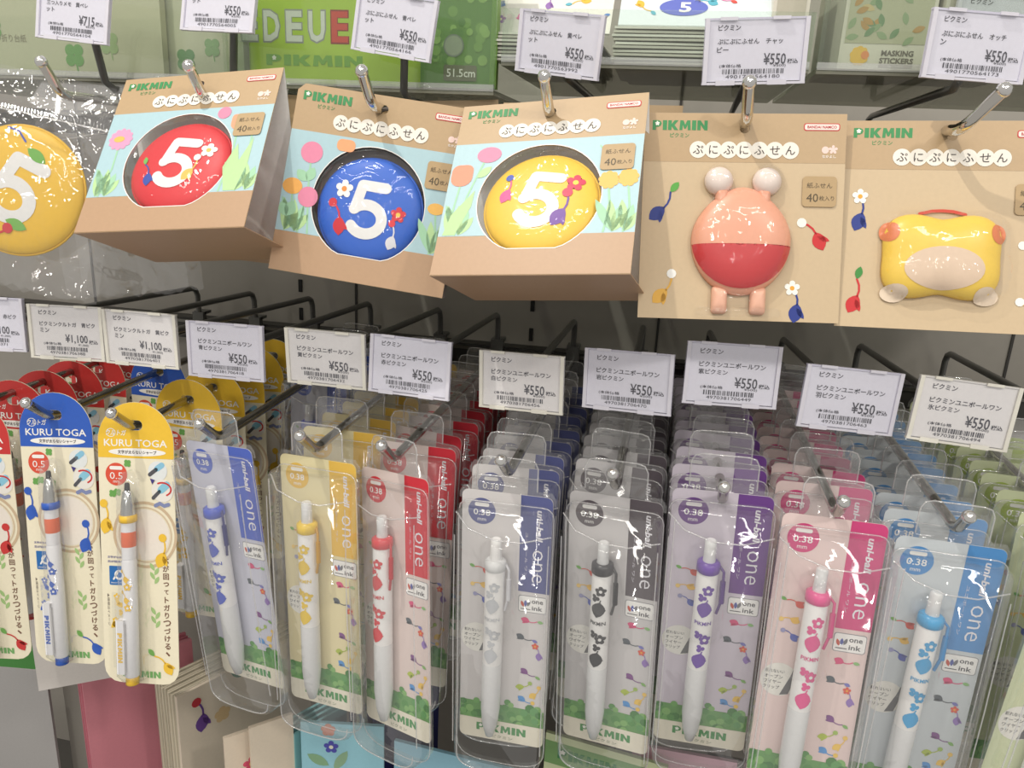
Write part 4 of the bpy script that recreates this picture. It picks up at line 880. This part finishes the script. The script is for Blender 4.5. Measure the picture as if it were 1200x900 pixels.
packet(.004, .496, ZT+.024, .090, .10, (226, 236, 240), 'pale blue sheet with a round blue number five motif leaning on the flat pile', d_sheet(2), .0012, (-38, 0, 0), 'sticker sheet', 'sticker_sheet')
def small_box(x, y, z, w_, h, label, main):
    t = empty('sticker_box', (x, y, Z0+z), (0, 0, R(3)), label, 'box')
    q = MB(); q.box((0, .035, h/2), (w_, .07, h), mat((226, 220, 206), .45)); q.obj('carton', t)
    q = MB(); W2 = w_*500
    if main:
        q.poly([(-W2+2, 14), (W2-2, 14), (W2-2, h*1e3-2), (-W2+2, h*1e3-2)], mat((190, 188, 160)), 2); rn = random.Random(4)
        for k in range(22): q.poly(leaf(rn.uniform(-W2+6, W2-8), rn.uniform(17, 52), 7, 3.4, rn.uniform(0, 6)), mat(rn.choice(((120, 150, 110), (190, 150, 90), (150, 170, 130), (210, 190, 140)))), 3+.02*k)
        q.poly(flowerpts(-W2+11, 7.5, 5.2, 9, depth=.16), mat((244, 196, 84)), 2); q.poly(circ(-W2+14, 8, 2.2, 14), mat((240, 150, 90)), 3)
        q.text('MASKING', 7, 9.3, h=3, w=17, m=mat((120, 112, 104)), lay=2, bold=.035); q.text('STICKERS', 7, 5.4, h=3, w=18, m=mat((120, 112, 104)), lay=2, bold=.035); q.poly(rrect(-2, 1.6, 16, 3.4, .4), mat((150, 140, 122)), 2); q.text('NATURE', 7, 2.5, h=1.1, w=8, m=mat((240, 236, 226)), lay=3)
    else: q.poly([(-W2+2, 14), (W2-2, 14), (W2-2, h*1e3-2), (-W2+2, h*1e3-2)], mat((196, 190, 172)), 2)
    q.obj('box_print', t)
small_box(.108, .494, ZT+.002, .048, .07, 'cream sticker box lettered MASKING STICKERS at the upper right', True)
small_box(.159, .494, ZT+.002, .048, .07, 'cream sticker box right of the lettered one, behind the last upper tag', False)
small_box(.056, .500, ZT+.002, .020, .07, 'narrow white box standing at the end of the flat pile', False)

# slim packs hanging far back below the trays, red and white headers
def far_pack(x, y, z, w_, h, rgb, label, txt=None, stripe=None):
    t = empty('header_pack', (x, y, Z0+z), (0, 0, R(random.uniform(-3, 3))), label, 'packet')
    q = MB(); q.box((0, 0, -h/2), (w_, .003, h), mat(rgb, .5)); W2 = w_*500
    if stripe: q.poly([(-W2, -12), (-W2+7, -12), (-W2+7, -1), (-W2, -1)], mat(stripe), y=-1.6)
    if txt: q.text(txt, 3, -4, h=2.5, w=w_*720, m=mat((190, 60, 60)), y=-1.65); q.text(txt[::-1], 1, -8.2, h=2.3, w=w_*600, m=mat((190, 60, 60)), y=-1.65)
    q.obj('header_card', t); q = MB(); q.box((0, 0, -h-.02), (w_*.9, .004, .04), mat((200, 198, 190), .5)); q.obj('contents', t)
for a in [(-.165, .64, .031, .058, .02, (226, 214, 190), 'cream header pack far back above the blue cushion card', None, (214, 150, 70)), (-.235, .64, .029, .06, .02, (222, 218, 204), 'white header pack far back above the red cushion card', None, None),
          (-.098, .60, .031, .052, .02, (238, 232, 226), 'white header pack with red print far back, left of the yellow cushion card hook', '●みんなで集めよう', (60, 60, 62)),
          (.000, .62, .029, .060, .02, (214, 214, 205), 'grey header pack with a red stripe far back above the salmon cushion card', '注意事項をよむ', (180, 40, 40)),
          (.062, .63, .028, .05, .02, (196, 196, 190), 'pale header pack far back right of the salmon cushion hook', None, (40, 50, 80)), (.122, .62, .026, .066, .02, (186, 160, 140), 'brown header pack with red print far back at the right', '取扱説明', (186, 44, 44)),
          (.19, .62, .026, .06, .02, (200, 196, 190), 'grey header pack far back at the right edge', '商品名シール', None)]: far_pack(*a)

# ------------------------------------------------------------------ folders and cards below
ZS = Z0-.79
def stand(px, py, y, w_, th, rz, rgb, label, name='paper_folder', cat='folder', deco=None, sheets=0, tilt=0, edge=None):
    p = at(px, py, y); h = p.z-ZS
    t = empty(name, (p.x, y, ZS), (R(tilt), 0, R(rz)), label, cat)
    q = MB(); q.box((w_/2, th/2, h/2), (w_, th, h), mat(rgb, .55)); q.obj('cover', t)
    if sheets:
        q = MB()
        for k in range(sheets): q.box((w_/2-.001, th+.0011+k*.0022, h/2-.0015*(k % 2)), (w_, .0012, h-.001), mat(edge or rgb, .6))
        o_ = q.obj('pages', t); o_['kind'] = 'stuff'
    if deco:
        q = MB(); deco(q, h*1e3, w_*1e3); q.obj('cover_print', t)
    return t
stand(95, 792, .50, .095, .004, 50, (216, 138, 150), 'pink folder standing below the blue and yellow pencil cards', sheets=4, edge=(200, 118, 132))
stand(89, 783, .507, .095, .003, 50, (204, 120, 134), 'darker pink folder just behind the front pink one')
def d_cream(q, h, w_): sprig(q, 22, h-30, 30, R(80), (112, 74, 150), (200, 60, 70), 3, 'ball'); q.poly(leaf(62, h-10, 22, 9, R(70)), mat((110, 150, 130)), 2); q.poly(leaf(60, h-12, 18, 8, R(120)), mat((110, 150, 130)), 2); q.poly(flowerpts(40, h-40, 8, 5, depth=.3), mat((226, 196, 150)), 2)
stand(207, 818, .49, .135, .003, 62, (232, 218, 198), 'cream folder with a purple sprig and red bloom on its cover', deco=d_cream)
pc_ = at(207, 818, .49)
for k in range(9):
    a_ = R(62); x_ = pc_.x-math.sin(a_)*.0036*(k+1)+.0004; y_ = .49+math.cos(a_)*.0036*(k+1); hh = pc_.z-ZS-.001*(k % 2)
    t = empty('paper_folder', (x_, y_, ZS), (0, 0, a_), 'cream folder in the upright pile right of the pink folders, %s behind its cover' % ['first', 'second', 'third', 'fourth', 'fifth', 'sixth', 'seventh', 'eighth', 'ninth'][k], 'folder', 'cream folders in the upright pile')
    q = MB()
    for m_ in range(2): q.box((.065-.001*(k % 3), .0009+m_*.0017, hh/2), (.13, .0013, hh-.0006*m_), mat((222, 212, 190) if m_ != 1 else (190, 180, 158), .6))
    q.obj('folded_sheet', t)['kind'] = 'stuff'
stand(262, 866, .446, .026, .003, 44, (238, 222, 200), 'cream folder with a pink bud at the bottom edge, left one of two', deco=lambda q, h, w_: flower(q, 20, h-32, 7, (232, 90, 120), (245, 200, 90), 2))
stand(292, 854, .450, .034, .003, 44, (236, 220, 198), 'cream folder with a plain cover at the bottom edge, right one of two')
for k in range(4): stand(324+k*7, 852+k*3.0, .476-k*.001, .05, .0024, 58, (136, 196, 200), 'turquoise folder in the upright row at the bottom, %s from its left' % ['first', 'second', 'third', 'fourth'][k])
def d_blue(q, h, w_): flower(q, 24, h-22, 6, (84, 84, 180), (240, 240, 220), 3); q.poly(leaf(22, h-40, 20, 9, R(150)), mat((140, 180, 140)), 2); q.poly(leaf(26, h-44, 22, 8, R(60)), mat((150, 186, 150)), 2); q.poly(flowerpts(22, h-6, 6, 5, depth=.3), mat((226, 150, 130)), 2)
stand(352, 846, .468, .066, .003, 10, (158, 212, 226), 'light blue folder with a violet flower at the bottom edge', deco=d_blue)
for k in range(5): stand(412+k*9, 838-k*2, .486, .06, .003, 58, (34, 42, 110) if k % 2 else (28, 34, 92), 'navy folder in the upright row below the red pen packs, %s from its left' % ['first', 'second', 'third', 'fourth', 'fifth'][k])
stand(462, 868, .478, .12, .003, -4, (150, 198, 216), 'pale blue folder below the red and white pen packs')
def d_green(q, h, w_): q.poly([(0, h-26), (w_, h-26), (w_, h-6), (0, h-6)], mat((120, 160, 100)), 1); logo(q, 32, h-15, 44, 9, 2, (60, 130, 76), kana=False); logo(q, 40, h-38, 44, 9, 2, (60, 130, 76), kana=False)
stand(640, 858, .475, .09, .003, -8, (206, 216, 172), 'pale green card with green lettering below the white pen pack', deco=d_green, name='lettered_card', cat='card')
stand(742, 872, .485, .075, .003, 0, (232, 190, 204), 'pink card showing below between the grey and purple pen packs', name='pink_card', cat='card')
stand(830, 885, .50, .16, .003, 0, (120, 116, 110), 'grey board at the bottom below the purple pen packs', name='grey_board', cat='board')
def d_gl(q, h, w_):
    rn = random.Random(9)
    for k in range(30): q.poly(circ(rn.uniform(3, w_-3), h-rn.uniform(3, 90), rn.uniform(2.5, 4.5), 10), mat(rn.choice(((90, 150, 70), (130, 176, 70), (70, 132, 60), (200, 200, 80)))), 1+.05*k)
def hang_card(px, py, y, w_, h, rz, rgb, label, deco=None, name='hanging_card'):
    p = at(px, py, y); t = empty(name, (p.x, y, p.z-h), (0, 0, R(rz)), label, 'card')
    q = MB(); q.box((w_/2, .001, h/2), (w_, .002, h), mat(rgb, .5)); q.obj('card', t)
    if deco: q = MB(); deco(q, h*1e3, w_*1e3); q.obj('card_print', t)
hang_card(-40, 600, .475, .040, .146, 8, (74, 140, 66), 'green printed card cut by the left edge below the red pencil card', d_gl)
hang_card(18, 620, .462, .058, .150, 34, (232, 226, 220), 'plain white card angled below the blue pencil card')
stand(-60, 775, .53, .100, .003, 6, (176, 174, 172), 'light grey panel standing at the bottom left corner', name='display_board', cat='board')
stand(70, 780, .56, .030, .003, 4, (140, 136, 128), 'narrow grey panel between the white card and the pink folders', name='display_board', cat='board')

q = MB(); V = []; nx, nz = 30, 8
for j in range(nz+1):
    for i in range(nx+1):
        u = i/nx; v = j/nz; V.append((-.09+.18*u, -.014*v+.006*math.sin(u*9)*v, -.012*v-.010*v*math.sin(u*7+.6)**2-.004*v*u))
q.add(V, [(j*(nx+1)+i, (j+1)*(nx+1)+i, (j+1)*(nx+1)+i+1, j*(nx+1)+i+1) for j in range(nz) for i in range(nx)], clear('hazy_bent_film', haze=.22, gloss=.2, crinkle=.1, scale=14), True)
t = empty('film_strip', (-.335, .482, Z0+.038), label='bent strip of clear film drooping from the front edge of the upper left tray', cat='film'); q.obj('film_sheet', t)
